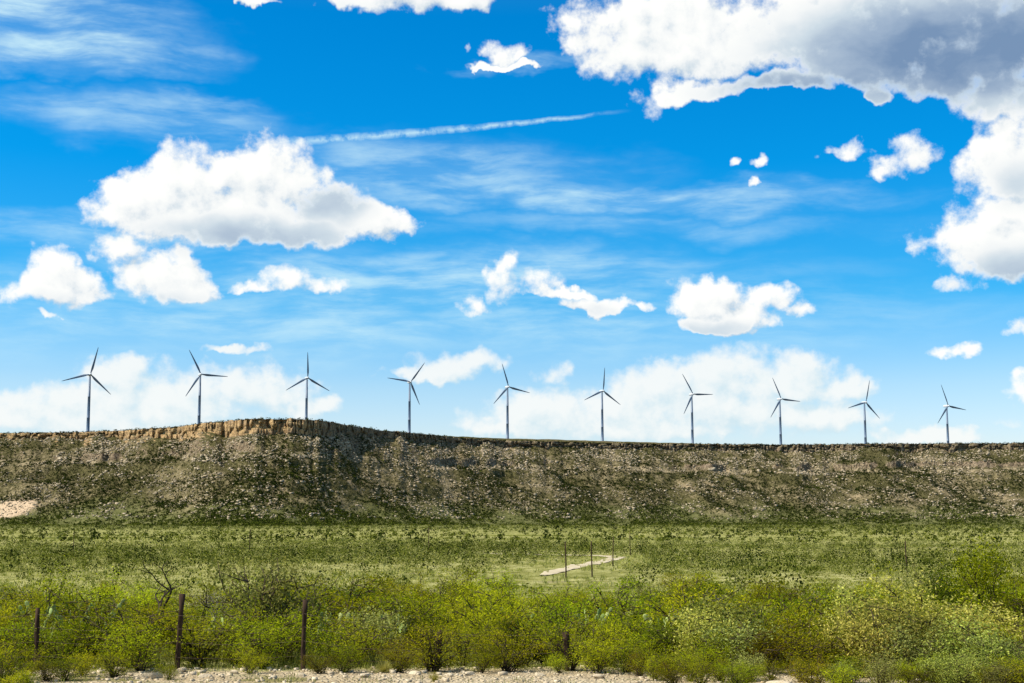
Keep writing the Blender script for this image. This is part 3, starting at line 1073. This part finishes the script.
# plain
for (N, d0, d1, per, small) in ((10500, 86, 330, 50, 0.10), (16000, 330, 1290, 18, 0.32)):
    d = np.sqrt(RNG.uniform(d0 ** 2, d1 ** 2, N))
    a = RNG.uniform(-23.5, 23.5, N)
    x, y = polar(a, d)
    dens = fbm(x / 85.0, y / 52.0, 61, 4)
    ok = (RNG.uniform(0, 1, N) < sstep(dens, 0.30, 0.66) * 0.75 + 0.25) & (near_track(x, y) > 3.6) & (y > 84)
    # keep the ground in front of the track open
    ok &= ~((np.abs(x - np.interp(y, [100, 131, 180, 215], [2, 4, 12, 6])) < 6) & (y < 182) & (y > 95))
    x, y = x[ok], y[ok]
    n = len(x)
    h = np.clip(np.exp(RNG.normal(-0.14, 0.38, n)), 0.3, 2.0)
    big = RNG.uniform(0, 1, n) < 0.07
    h = np.where(big, h * 1.5 + 0.2, h)
    cap = np.maximum((CAM_Z - ground_z(x, y)) - np.interp(y, [80, 110, 150, 220, 300], [46, 34, 24, 16, 0]) / F * y, 0.35)
    h = np.minimum(h, cap)
    w = h * RNG.uniform(0.5, 0.95, n)
    V, T = clump_mass('', x, y, ground_z(x, y), w, h, np.where(big, 0.20, np.clip(RNG.normal(0.66, 0.23, n), 0.04, 0.98)), per, small * (0.5 + 0.7 * h), M_SCRUB, RNG)
    mass_v.append(V)
    mass_t.append(T)
# brush to either side of what the picture shows
N = 900
y = RNG.uniform(28, 92, N)
x = np.where(RNG.uniform(0, 1, N) < 0.5, -1, 1) * RNG.uniform(0.41, 0.95, N) * y
h = RNG.uniform(0.7, 1.8, N)
V, T = clump_mass('', x, y, ground_z(x, y), h * 0.75, h, np.clip(RNG.normal(0.66, 0.14, N), 0.2, 0.9), 420, 0.07 + 0 * h, M_SCRUB, RNG)
mass_v.append(V)
mass_t.append(T)
# slope
N = 80000
a = RNG.uniform(-22.5, 22.5, N)
u = RNG.uniform(0, 1, N) ** 0.9
off = u * talus_run(a)
r = rim_r(a) - 3.5 - off
x, y = polar(a, r)
dens = fbm(x / 40.0, y / 60.0, 63, 4)
ok = RNG.uniform(0, 1, N) < sstep(dens + 0.35 * (fbm(x / 9.0, y / 14.0, 64, 2) - 0.5), 0.30, 0.60) * 0.85 + 0.13
sa_, se_ = aim(8, 510)
sand = (np.abs(a - sa_) < 1.0) & (np.abs(np.degrees(np.arctan2(talus_z(a, off) - CAM_Z, r)) - se_) < 0.32)
ok &= ~sand
a, off, x, y = a[ok], off[ok], x[ok], y[ok]
n = len(x)
h = np.clip(np.exp(RNG.normal(0.25, 0.38, n)), 0.6, 3.2)
V, T = clump_mass('', x, y, talus_z(a, off) - 0.2, h * RNG.uniform(0.55, 0.95, n), h, np.clip(RNG.normal(0.15, 0.15, n) + 0.30 * sstep(off / talus_run(a), 0.55, 1.0), 0, 0.8), 12, 0.35 + 0.28 * h, M_SCRUB, RNG)
mass_v.append(V)
mass_t.append(T)
# rim
N = 2600
a = RNG.uniform(-22.5, 22.5, N)
back = RNG.uniform(-0.5, 26, N) ** 1.0
r = rim_r(a) + back
x, y = polar(a, r)
h = 0.5 + 2.3 * RNG.uniform(0, 1, N) ** 1.8
V, T = clump_mass('', x, y, plateau_z(a, back) - 0.3, h * 0.8, h, np.clip(RNG.normal(0.28, 0.14, N), 0, 0.8), 12, 0.3 + 0.25 * h, M_SCRUB, RNG)
mass_v.append(V)
mass_t.append(T)
V, T = np.concatenate(mass_v), np.concatenate(mass_t)
tag(add('scrub', mesh_np('scrub', V, np.arange(len(V)).reshape(-1, 4), M_SCRUB, T)), kind='stuff')

# angular rocks
CUBE = np.array([[-1, -1, -1], [1, -1, -1], [1, 1, -1], [-1, 1, -1], [-1, -1, 1], [1, -1, 1], [1, 1, 1], [-1, 1, 1]], float)
CUBE_Q = np.array([[3, 2, 1, 0], [4, 5, 6, 7], [0, 1, 5, 4], [1, 2, 6, 5], [2, 3, 7, 6], [3, 0, 4, 7]])


def rocks_np(x, y, z, size, rng):
    n = len(x)
    V = CUBE[None] * rng.uniform(0.55, 1.0, (n, 8, 3))
    V = V * (size[:, None, None] * 0.5 * np.stack([rng.uniform(0.8, 1.6, n), rng.uniform(0.7, 1.2, n), rng.uniform(0.5, 0.95, n)], -1)[:, None, :])
    t = rng.uniform(0, 2 * np.pi, n)
    c, s = np.cos(t)[:, None], np.sin(t)[:, None]
    V = np.stack([V[..., 0] * c - V[..., 1] * s, V[..., 0] * s + V[..., 1] * c, V[..., 2]], -1)
    V += np.stack([x, y, z], -1)[:, None, :]
    return V.reshape(-1, 3), (np.arange(n)[:, None, None] * 8 + CUBE_Q[None]).reshape(-1, 4)


N = 46000
a = RNG.uniform(-22.5, 22.5, N)
u = np.where(RNG.uniform(0, 1, N) < 0.4, RNG.uniform(0, 0.28, N), RNG.uniform(0, 0.85, N))
off = u * talus_run(a)
x, y = polar(a, rim_r(a) - 3.5 - off)
dens = fbm(x / 30.0, y / 45.0, 67, 4)
ok = RNG.uniform(0, 1, N) < sstep(dens + 0.4 * (fbm(x / 7.0, y / 10.0, 68, 2) - 0.5), 0.34, 0.62)
a, off, x, y = a[ok], off[ok], x[ok], y[ok]
size = np.exp(RNG.normal(0.18, 0.45, len(x)))
size = np.clip(size, 0.5, 3.6)
V, Q = rocks_np(x, y, talus_z(a, off) + size * 0.1, size, RNG)
tag(add('rubble', mesh_np('rubble', V, Q, M_BOULDER)), kind='stuff')

# grass tufts between the bushes
N = 44000
y = RNG.choice([0, 1, 2], N, p=[0.28, 0.32, 0.40])
y = np.where(y == 0, RNG.uniform(28.5, 75, N), np.where(y == 1, RNG.uniform(60, 200, N), np.sqrt(RNG.uniform(120 ** 2, 430 ** 2, N))))
y[:900] = RNG.uniform(24.8, 29.5, 900)
y[900:13000] = 29.3 + 22 * RNG.uniform(0, 1, 12100) ** 1.4
x = RNG.uniform(-0.42, 0.42, N) * y
ok = (fbm(x / 9.0, y / 14.0, 71, 3) + RNG.normal(0, 0.08, N) + 0.2 * ((y > 29.3) & (y < 50)) > 0.44) & (((near_track(x, y) > 1.5) | (near_track(x, y) < 0.4)))
x, y = x[ok], y[ok]
n = len(x)
B = 7
hg = RNG.uniform(0.18, 0.5, n) * np.where(y < 30, 0.4, 1.0)
base = np.stack([x, y, ground_z(x, y) - 0.03], -1)
th = RNG.uniform(0, 2 * np.pi, (n, B))
ln = RNG.uniform(0.1, 0.6, (n, B)) * hg[:, None]
bx_ = base[:, None, :] + np.stack([np.cos(th) * 0.10, np.sin(th) * 0.10, 0 * th], -1)
tipv = bx_ + np.stack([np.cos(th) * ln, np.sin(th) * ln, hg[:, None] * RNG.uniform(0.6, 1.1, (n, B))], -1)
wv = np.stack([-np.sin(th), np.cos(th), 0 * th], -1) * ((0.006 + y / 5500.0) * np.where(y < 50, 0.5, 1.0))[:, None, None]
midv = (bx_ + tipv) / 2 + np.array([0, 0, 0.05])
V = np.stack([bx_ - wv, bx_ + wv, midv + wv * 0.8, tipv, ], 2)
V = np.stack([bx_, midv + wv, tipv, midv - wv], 2).reshape(-1, 3)
T = np.repeat(np.clip(np.repeat(RNG.uniform(0.2, 0.8, n) * np.where(y < 52, 0.7, 1.0) + 0.25 * sstep(y, 90, 200), B) + RNG.normal(0, 0.15, n * B), 0, 1), 4)
tag(add('grass', mesh_np('grass', V, np.arange(len(V)).reshape(-1, 4), M_GRASS, T)), kind='stuff')

# fine gravel on the verge
N = 1300
y = RNG.uniform(24.8, 30.0, N)
x = RNG.uniform(-0.40, 0.40, N) * y
size = np.clip(np.exp(RNG.normal(-3.1, 0.5, N)), 0.02, 0.14)
V, Q = rocks_np(x, y, ground_z(x, y) + size * 0.15, size, RNG)
tag(add('gravel', mesh_np('gravel', V, Q, M_STONE)), kind='stuff')

# ------------------------------------------------------------------ boulders one can point to
def boulder_mesh(seed, mat):
    rng = np.random.default_rng(seed)
    g = 5
    lin = np.linspace(-1, 1, g)
    V, Q = [], []
    for ax in range(3):
        for sg in (-1, 1):
            A, Bq = np.meshgrid(lin, lin)
            P = np.zeros((g, g, 3))
            P[..., ax] = sg
            P[..., (ax + 1) % 3] = A
            P[..., (ax + 2) % 3] = Bq
            f = grid_faces(g, g) + len(V) * g * g
            Q.append(f if sg > 0 else f[:, ::-1])
            V.append(P.reshape(-1, 3))
    V = np.concatenate(V)
    V = V / (0.55 * np.linalg.norm(V, axis=1)[:, None] + 0.45)
    for k in range(7):                        # chop with random planes into facets
        nrm = rng.normal(0, 1, 3)
        nrm /= np.linalg.norm(nrm)
        dd = V @ nrm - rng.uniform(0.5, 0.78)
        V = V - np.maximum(dd, 0)[:, None] * nrm
    V = V * np.array([1.15, 0.85, 0.62])
    return mesh_np('boulder', V, np.concatenate(Q), mat)


BOULDERS = [boulder_mesh(300 + k, M_BOULDER) for k in range(6)]
cand = []
N = 1500
a = RNG.uniform(-19.6, 19.6, N)
u = RNG.uniform(0.02, 0.62, N)
off = u * talus_run(a)
x, y = polar(a, rim_r(a) - 3.5 - off)
z = talus_z(a, off)
spec = [(305, 457, 6.0), (295, 460, 4.0), (126, 437, 5.5), (575, 452, 4.5), (608, 462, 4.0), (712, 469, 7.0), (700, 470, 5.0), (758, 471, 6.0), (90, 462, 6), (60, 459, 7), (170, 455, 5), (205, 462, 5), (985, 461, 5), (930, 480, 4), (845, 472, 5)]
for (px, py, s) in spec:                      # the large pale blocks
    a_, e_ = aim(px, py)
    oo = np.linspace(0, 300, 900)
    aq = np.full(900, a_)
    rr = rim_r(aq) - 3.5 - oo
    zz = talus_z(aq, oo)
    j = int(np.argmin(np.abs(np.degrees(np.arctan2(zz - CAM_Z, rr)) - e_)))
    cx, cy = polar(a_, rr[j])
    cand.append((float(cx), float(cy), float(zz[j]), s))
for k in range(N):
    cand.append((float(x[k]), float(y[k]), float(z[k]), float(RNG.uniform(2.2, 3.8))))
used = set()
nb = 0
for (cx, cy, cz, s) in cand:
    px, py = to_px(cx, cy, cz)
    if not (4 < px < 1020):
        continue
    key, words = column_of(px)
    rim_row = np.interp(px, [p for p, _ in RIM_ROW], [q for _, q in RIM_ROW])
    dz_ = py - rim_row
    if dz_ < 9 or dz_ > 62:
        continue
    band = 0 if dz_ < 22 else 1 if dz_ < 36 else 2 if dz_ < 48 else 3
    if (key, band) in used:
        continue
    used.add((key, band))
    bw = ['just under the cliff', 'on the upper slope', 'halfway down the slope', 'low on the slope'][band]
    o = add('boulder', BOULDERS[nb % 6])
    o.location = (cx, cy, cz + s * 0.06)
    o.scale = (s * 0.5 * 1.25, s * 0.5, s * 0.5)
    o.rotation_euler = (0.1, -0.08, nb * 1.7)
    tag(o, 'largest tan boulder %s, %s' % (bw, words), 'boulder', 'boulders on the mesa slope')
    nb += 1

# ------------------------------------------------------------------ roadside fence
fence_y = lambda x: 28.9 - 0.002 * x
fence = empty('wire_fence', (0.0, fence_y(0.0), float(ground_z(np.array(0.0), np.array(fence_y(0.0))))))
tag(fence, 'weathered wooden post and wire fence among the bushes along the road verge', 'fence')
FPX = [(-60, 606), (40, 608), (180, 594), (305, 600), (437, 630), (566, 632), (722, 642), (838, 645), (960, 640)]
tops = []
for (px, top_row) in FPX:
    a_, e_ = aim(px, top_row)
    yy = 28.9 + RNG.uniform(-0.15, 0.15)
    xx = yy * math.tan(R(a_))
    zb = float(ground_z(np.array(xx), np.array(yy)))
    zt_ = CAM_Z + math.hypot(xx, yy) * math.tan(R(e_))
    hgt = max(0.55, zt_ - zb)
    rng = np.random.default_rng(int(px) + 100)
    n = 7
    t = np.linspace(0, 1, n)
    pts = np.stack([0.02 * np.sin(t * 3 + px) + 0.03 * t * rng.normal(), 0.02 * np.cos(t * 4 + px), -0.3 + t * (hgt + 0.3)], -1)
    v, q = tube_np([(pts, 0.055 * (1 + 0.15 * rng.normal(0, 1, n)))], 4 if False else 8)
    cap = np.array([[48 + 0, 48 + 1, 48 + 2, 48 + 3], [48 + 3, 48 + 4, 48 + 5, 48 + 6], [48 + 6, 48 + 7, 48 + 0, 48 + 3]])
    o = add('post', mesh_np('post', v, np.concatenate([q, cap]), M_POST), fence)
    o.location = (xx - fence.location.x, yy - fence.location.y, zb - fence.location.z)
    tops.append((xx, yy, zb, hgt))
for lvl in (0.25, 0.5, 0.74, 0.97):
    paths = []
    for (p, q) in zip(tops[:-1], tops[1:]):
        t = np.linspace(0, 1, 7)
        A = np.array([p[0], p[1] - 0.06, p[2] + min(p[3] * 0.98, 1.15) * lvl])
        Bq = np.array([q[0], q[1] - 0.06, q[2] + min(q[3] * 0.98, 1.15) * lvl])
        pts = A + (Bq - A) * t[:, None]
        pts[:, 2] -= 0.05 * np.sin(np.pi * t)
        paths.append((pts - np.array(fence.location), np.full(7, 0.0024)))
    v, q = tube_np(paths, 4)
    add('wire', mesh_np('wire', v, q, M_WIRE), fence)

# thin tall posts out on the plain
POLES = [(74, 531, 212, 'thin dark post far out on the plain at the left, below the first turbine'),
         (250, 529, 215, 'thin dark post far out on the plain below the orange headland cliff'),
         (429, 527, 215, 'thin dark post far out on the plain between turbines four and five'),
         (565.5, 542, 119, 'dark post at the near end of the pale track, leftmost of the four'),
         (591.5, 541, 122, 'dark post beside the pale track, second of the four from the left'),
         (613, 537, 153, 'dark post at the bend of the track, third of the four from the left'),
         (630, 531, 205, 'farthest dark post past the bend of the track, last of the four from the left'),
         (905.5, 541, 130, 'lone dark post on the grassy plain at the right, below the ninth turbine')]
for (px, top_row, dist, lab) in POLES:
    a_, e_ = aim(px, top_row)
    xx, yy = polar(a_, dist)
    zb = float(ground_z(np.array(xx), np.array(yy)))
    hgt = CAM_Z + dist * math.tan(R(e_)) - zb
    t = np.linspace(0, 1, 6)
    pts = np.stack([0.03 * np.sin(t * 4 + px), 0 * t, -0.5 + t * (hgt + 0.5)], -1)
    v, q = tube_np([(pts, np.linspace(0.065, 0.05, 6))], 4)
    o = add('fence_post', mesh_np('fence_post', v, q, M_POST))
    o.location = (float(xx), float(yy), zb)
    tag(o, lab, 'post', 'posts standing out on the plain')

# ------------------------------------------------------------------ stones on the verge
NAMED = [(690, 678, .30), (150, 678, .34), (180, 672, .26), (205, 677, .2), (120, 671, .22), (300, 676, .22), (365, 677, .2), (415, 674, .2), (470, 675, .18), (540, 676, .2), (600, 678, .2), (95, 668, .2), (235, 674, .2), (35, 664, .18), (781, 690, .40)]
STONES = [boulder_mesh(400 + k, M_STONE) for k in range(4)]
for k, (px, py, s) in enumerate(sorted(NAMED)):
    a_, e_ = aim(px, py)
    dd = 24.0
    for _ in range(12):
        gx_, gy_ = polar(a_, dd)
        dd = (CAM_Z - float(ground_z(np.array(gx_), np.array(gy_)))) / math.tan(R(-e_))
    gx_, gy_ = polar(a_, dd)
    o = add('stone', STONES[k % 4])
    o.location = (float(gx_), float(gy_), float(ground_z(np.array(gx_), np.array(gy_))) + s * 0.08)
    o.scale = (s * 0.62, s * 0.6, s * 0.5)
    o.rotation_euler = (0, 0, k * 1.3)
    lab = 'white rounded rock at the bottom edge, right of all other verge stones' if px == 781 else 'pale limestone rock on the gravel verge, %s from the left' % ORD[k + 1]
    tag(o, lab, 'stone', 'stones on the gravel verge')

# ------------------------------------------------------------------ trees
def branchy(rng, base, dirn, length, rad, depth, paths, tips, spread=0.55):
    n = 5
    pts = [np.array(base, float)]
    d_ = np.array(dirn, float)
    for k in range(n - 1):
        d_ = d_ + rng.normal(0, 0.16, 3)
        d_ /= np.linalg.norm(d_)
        pts.append(pts[-1] + d_ * length / (n - 1))
    pts = np.array(pts)
    paths.append((pts, np.linspace(rad, rad * 0.55, n)))
    if depth == 0:
        tips += [pts[-1], pts[-2], pts[-3]]
        return
    for k in range(rng.integers(2, 4)):
        e = d_ + rng.normal(0, spread, 3)
        e[2] = abs(e[2]) * 0.8 + 0.25
        e /= np.linalg.norm(e)
        branchy(rng, pts[-1] if k < 2 else pts[-2], e, length * rng.uniform(0.6, 0.85), rad * 0.55, depth - 1, paths, tips, spread)
    tips.append(pts[-1])


def tree(name, px, base_d, height, seed, leaf, label, cat, dead=False, lean=(0, 0, 1), n_each=40, spread=0.28, trunk_share=0.36):
    a_, _ = aim(px, 560)
    xx, yy = polar(a_, base_d)
    root = empty(name, (float(xx), float(yy), float(ground_z(np.array(xx), np.array(yy))) - 0.1))
    rng = np.random.default_rng(seed)
    paths, tips = [], []
    branchy(rng, (0, 0, -0.3), lean, height * trunk_share, 0.045 * height * 0.8, 3, paths, tips)
    top = max(p[0][:, 2].max() for p in paths)
    sc_ = height / top
    paths = [(p * np.array([1, 1, sc_]), r_) for p, r_ in paths]
    tips = np.array(tips) * np.array([1, 1, sc_])
    if dead:
        v, q = tube_np(paths[:1], 6)
        add('trunk', mesh_np('trunk', v, q, M_DEAD), root)
        v, q = tube_np(paths[1:], 5)
        add('branches', mesh_np('branches', v, q, M_DEAD), root)
    else:
        v, q = tube_np(paths, 5)
        add('trunk', mesh_np('trunk', v, q, M_DEAD), root)
    if not dead or leaf:
        v, q = leaves_np(rng, tips, n_each, spread, 0.09, 0.035)
        tt = np.repeat(np.clip(np.repeat(rng.uniform(0.1, 0.9, len(tips)), n_each) + rng.normal(0, 0.15, len(tips) * n_each), 0, 1), 4)
        add('crown', mesh_np('crown', v, q, LEAF[leaf], tt), root)
    return tag(root, label, cat, None)


tree('bare_tree', 150, 43, 2.6, 12, None, 'bare dark dead tree with forked limbs, standing below the left part of the mesa', 'tree', dead=True, lean=(0.05, 0, 1), trunk_share=0.62)
tree('mesquite_tree', 20, 44, 2.1, 21, 'creosote', 'small mesquite tree with dark leaning trunk at the far left', 'tree', lean=(0.3, 0, 1), n_each=12, trunk_share=0.5)
tree('mesquite_tree', 222, 46, 2.1, 23, 'mesquite', 'small mesquite tree with slanting dark trunk, right of the bare tree', 'tree', lean=(-0.5, 0, 1), n_each=12, trunk_share=0.5)
tree('mesquite_tree', 1004, 40, 2.5, 27, 'creosote', 'tall olive mesquite tree with dark trunk at the right edge', 'tree', lean=(0.05, 0, 1), n_each=70, spread=0.33)
tree('mesquite_tree', 962, 46, 2.15, 29, 'evergreen', 'dark green mesquite tree beside the tall one at the right edge', 'tree', lean=(-0.1, 0, 1), n_each=50, spread=0.3)

# ------------------------------------------------------------------ prickly pears and yuccas
def pad_mesh(seed):
    rng = np.random.default_rng(seed)
    rings = []
    for s, w in ((0, 0.02), (0.05, 0.045), (0.12, 0.075), (0.20, 0.09), (0.26, 0.075), (0.30, 0.035)):
        a = np.linspace(0, 2 * np.pi, 10, endpoint=False)
        rings.append(np.stack([np.cos(a) * w, np.sin(a) * 0.012 * (0.6 + w * 8), np.full(10, s)], -1))
    V, Q = loft(rings)
    return mesh_np('pad', V, Q, M_PAD, np.full(len(V), rng.uniform(0.3, 1.0)), smooth=True)


PADS = [pad_mesh(k) for k in range(5)]

for k, (px, py, dd) in enumerate(CACTI):
    a_, e_ = aim(px, py)
    xx, yy = polar(a_, dd)
    zb = float(ground_z(np.array(xx), np.array(yy)))
    lift = max(0.35, CAM_Z + dd * math.tan(R(e_)) - zb)
    root = empty('prickly_pear', (float(xx), float(yy), zb - 0.05))
    rng = np.random.default_rng(173 + k)
    k_ = 0.62
    lev = max(2, int(round(lift / (0.27 * k_ * 0.93))))
    arms = 7
    for m_ in range(arms):
        th = 2 * np.pi * m_ / arms + rng.uniform(-0.4, 0.4)
        p_ = Vector((math.cos(th) * 0.10, math.sin(th) * 0.10, 0))
        tilt = 0.0
        for l in range(lev + int(rng.integers(0, 2))):
            o = add('pad', PADS[int(rng.integers(0, 5))], root)
            sc_ = k_ * rng.uniform(0.75, 1.2)
            tilt = min(0.9, 0.05 + 0.07 * l + rng.uniform(-0.22, 0.3))
            o.location = p_
            o.scale = (sc_, sc_, sc_)
            o.rotation_euler = (rng.uniform(-0.2, 0.2), tilt, th + rng.uniform(-0.35, 0.35))
            up = Vector((0, 0, 0.27 * sc_))
            up.rotate(o.rotation_euler)
            p_ = p_ + up
    key, words = column_of(px)
    tag(root, 'pale green prickly pear cactus among the bushes, %s from the left' % ORD[sorted(c[0] for c in CACTI).index(px) + 1], 'cactus', 'prickly pear cacti among the bushes')

for k, (px, dd, hh) in enumerate([(812, 48, 0.9), (385, 28.6, 0.36), (440, 62, 0.8)]):
    a_, _ = aim(px, 600)
    xx, yy = polar(a_, dd)
    rng = np.random.default_rng(90 + k)
    n = 120 if k != 1 else 300
    th = rng.uniform(0, 2 * np.pi, n)
    ph = np.arccos(rng.uniform(0.05, 1, n))
    dv = np.stack([np.sin(ph) * np.cos(th), np.sin(ph) * np.sin(th), np.cos(ph)], -1)
    sd_ = np.stack([-np.sin(th), np.cos(th), 0 * th], -1) * (0.018 if k != 1 else 0.005)
    L = hh * rng.uniform(0.7, 1.1, n)[:, None]
    b0_ = np.zeros((n, 3)) + np.array([0, 0, 0.02])
    V = np.stack([b0_, dv * L * 0.4 + sd_, dv * L, dv * L * 0.4 - sd_], 1).reshape(-1, 3)
    me = mesh_np('yucca', V, np.arange(n * 4).reshape(-1, 4), M_YUCCA if k != 1 else M_GRASS, np.repeat(rng.uniform(0.2, 1, n), 4))
    o = add(['yucca', 'grass_clump', 'yucca'][k], me)
    o.location = (float(xx), float(yy), float(ground_z(np.array(xx), np.array(yy))))
    tag(o, ['spiky yucca rosette in the bushes below the right half of the mesa', 'pale dry grass clump at the edge of the gravel verge', 'spiky yucca rosette on the plain below the middle of the mesa'][k], ['yucca', 'grass clump', 'yucca'][k])

# ------------------------------------------------------------------ bushes, each one its own
WORDS = {'creosote': 'olive feathery bush', 'mesquite': 'yellow-green bush', 'evergreen': 'dark leafy bush', 'rusty': 'brownish bush', 'sage': 'grey-green bush', 'blossom': 'cream-tipped bush', 'bare': 'bare twiggy shrub'}
GREY_STEMS = []
for _f, _s in BUSH['creosote'][:3]:
    _c = _s.copy()
    _c.materials[0] = M_GREY
    GREY_STEMS.append(_c)
spots = []


def try_spot(x, y, kind, h, w, gap, force=False):
    if not force:
        for (a_, b_, *_r) in spots:
            if (a_ - x) ** 2 + (b_ - y) ** 2 < gap * gap:
                return False
    spots.append((x, y, kind, h, w))
    return True


rng = random.Random(5)
# front row along the verge: px, distance, kind, height
FRONT = [(8, 27.2, 'mesquite', 0.75), (20, 31.4, 'creosote', 1.0), (66, 31.4, 'mesquite', 1.2), (40, 32.6, 'rusty', 1.1), (28, 28.2, 'mesquite', 0.35), (66, 27.6, 'creosote', 0.45), (84, 28.4, 'mesquite', 0.5), (96, 31.6, 'creosote', 1.4), (128, 30.8, 'rusty', 1.35), (143, 29.6, 'mesquite', 1.0),
         (200, 31.0, 'rusty', 1.3), (236, 30.6, 'creosote', 1.2), (262, 29.9, 'mesquite', 1.15), (285, 31.2, 'mesquite', 1.25), (330, 31.0, 'creosote', 1.2), (352, 30.4, 'rusty', 1.0),
         (368, 31.8, 'sage', 1.2), (398, 30.2, 'rusty', 1.2), (432, 29.0, 'creosote', 1.05), (462, 30.5, 'mesquite', 1.0), (492, 30.1, 'mesquite', 0.9), (520, 30.4, 'creosote', 1.1),
         (548, 30.6, 'rusty', 1.15), (570, 29.0, 'creosote', 1.0), (606, 30.3, 'mesquite', 1.0), (632, 30.6, 'creosote', 1.1), (660, 30.0, 'evergreen', 1.1), (684, 29.4, 'evergreen', 1.0), (652, 29.0, 'mesquite', 0.8),
         (706, 28.8, 'blossom', 1.15), (735, 28.4, 'sage', 1.0), (760, 28.2, 'rusty', 0.9), (730, 30.5, 'blossom', 1.35), (780, 29.8, 'mesquite', 1.1), (812, 28.0, 'creosote', 0.9), (836, 28.4, 'evergreen', 1.0), (865, 27.8, 'blossom', 1.1),
         (893, 28.4, 'blossom', 1.35), (918, 27.2, 'sage', 0.9), (940, 27.8, 'blossom', 1.1), (965, 27.0, 'blossom', 1.0), (990, 26.6, 'sage', 0.75), (1016, 27.2, 'creosote', 1.0),
         (850, 26.0, 'mesquite', 0.55), (905, 25.6, 'mesquite', 0.5), (800, 26.2, 'mesquite', 0.45), (960, 25.4, 'sage', 0.5), (1010, 25.4, 'creosote', 0.55), (435, 26.0, 'rusty', 0.2), (672, 25.0, 'rusty', 0.45), (700, 25.2, 'mesquite', 0.5), (735, 24.8, 'creosote', 0.45), (815, 25.0, 'rusty', 0.5), (840, 24.6, 'mesquite', 0.45), (880, 24.9, 'sage', 0.5), (915, 24.6, 'creosote', 0.5), (950, 24.7, 'blossom', 0.6), (1000, 24.7, 'sage', 0.5), (1020, 24.9, 'mesquite', 0.6), (690, 26.3, 'mesquite', 0.5), (668, 27.2, 'creosote', 0.55), (720, 26.0, 'rusty', 0.45), (770, 25.9, 'creosote', 0.4), (838, 25.3, 'sage', 0.4), (985, 25.3, 'mesquite', 0.45), (935, 25.8, 'creosote', 0.5), (640, 27.8, 'rusty', 0.5), (655, 26.6, 'mesquite', 0.5), (628, 28.4, 'creosote', 0.6), (745, 25.3, 'mesquite', 0.4), (560, 28.2, 'mesquite', 0.4), (400, 28.3, 'creosote', 0.5), (700, 27.6, 'mesquite', 0.8), (115, 28.0, 'creosote', 0.5), (170, 27.4, 'mesquite', 0.3), (250, 28.3, 'mesquite', 0.5), (320, 28.2, 'rusty', 0.4), (345, 28.5, 'mesquite', 0.6), (480, 28.3, 'mesquite', 0.6), (508, 28.8, 'creosote', 0.8), (598, 28.4, 'mesquite', 0.7), (5, 26.4, 'creosote', 0.5), (30, 25.3, 'mesquite', 0.3), (745, 26.4, 'sage', 0.45),
         (870, 30.5, 'blossom', 1.5), (910, 31, 'blossom', 1.55), (950, 31, 'creosote', 1.4), (985, 30.2, 'blossom', 1.3), (820, 31, 'rusty', 1.4), (15, 25.4, 'mesquite', 0.35), (48, 27.6, 'creosote', 0.4)]
for (px, dd, kind, h) in FRONT:
    x, y = polar(aim(px, 640)[0], dd)
    h = max(0.2, min(h, CAM_Z - float(ground_z(np.array(x), np.array(y))) - (top_limit(px, float(y)) - 522) / F * float(y)))
    try_spot(float(x), float(y), kind, h, h * rng.uniform(0.95, 1.25), 0, True)
tries = 0
while len(spots) < 300 and tries < 40000:
    tries += 1
    y = 31.5 + (rng.random() ** 1.15) * 52
    x = y * rng.uniform(-0.385, 0.385)
    if y > 78 and -4 < x < 8:
        continue
    patch = float(fbm(np.array(x / 9.0), np.array(y / 13.0), 81, 3))
    mix_ = rng.random() + (patch - 0.5) * 1.6
    px, _ = to_px(x, y, 1.0)
    if rng.random() < 0.05:
        kind = 'bare'
    elif mix_ < -0.22:
        kind = 'sage'
    elif mix_ < 0.42:
        kind = 'creosote'
    elif mix_ < 0.72:
        kind = 'mesquite'
    elif mix_ < 0.84:
        kind = 'rusty'
    elif mix_ < 0.97:
        kind = 'evergreen'
    else:
        kind = 'creosote'
    h = rng.uniform(1.0, 2.1)
    zb = float(ground_z(np.array(x), np.array(y)))
    row = 574 if not (600 < px < 720 or 820 < px < 900 or px > 930) else 566
    row += rng.uniform(-6, 26)
    row = max(row, top_limit(px, y))
    cap = (CAM_Z - zb) - (row - 522) / F * y
    h = max(0.4, min(h, cap))
    try_spot(x, y, kind, h, h * rng.uniform(0.7, 1.2), 1.25 + (y - 31) * 0.020)
count = {}
order = sorted(spots, key=lambda s: s[1])
for i, (x, y, kind, h, w) in enumerate(order):
    bare = kind == 'bare'
    fol, stm = BUSH['creosote' if bare else kind][rng.randrange(3)]
    zb = float(ground_z(np.array(x), np.array(y)))
    root = empty('bush', (x, y, zb - 0.02), rng.uniform(0, 6.28))
    spec_ = SPEC['creosote' if bare else kind]
    sh = h / spec_[0]
    sw = w / spec_[1] * 0.85
    root.scale = (sw, sw, sh)
    if bare:
        add('stems', GREY_STEMS[i % 3], root)
    else:
        add('foliage', fol, root)
        add('stems', stm, root)
    px, _ = to_px(x, y, zb)
    key, words = column_of(px)
    c = count[(key, kind)] = count.get((key, kind), 0) + 1
    tag(root, '%s %s back from the road, %s' % (ORD[c], WORDS[kind], words), 'bush', 'bushes along the road and on the plain')
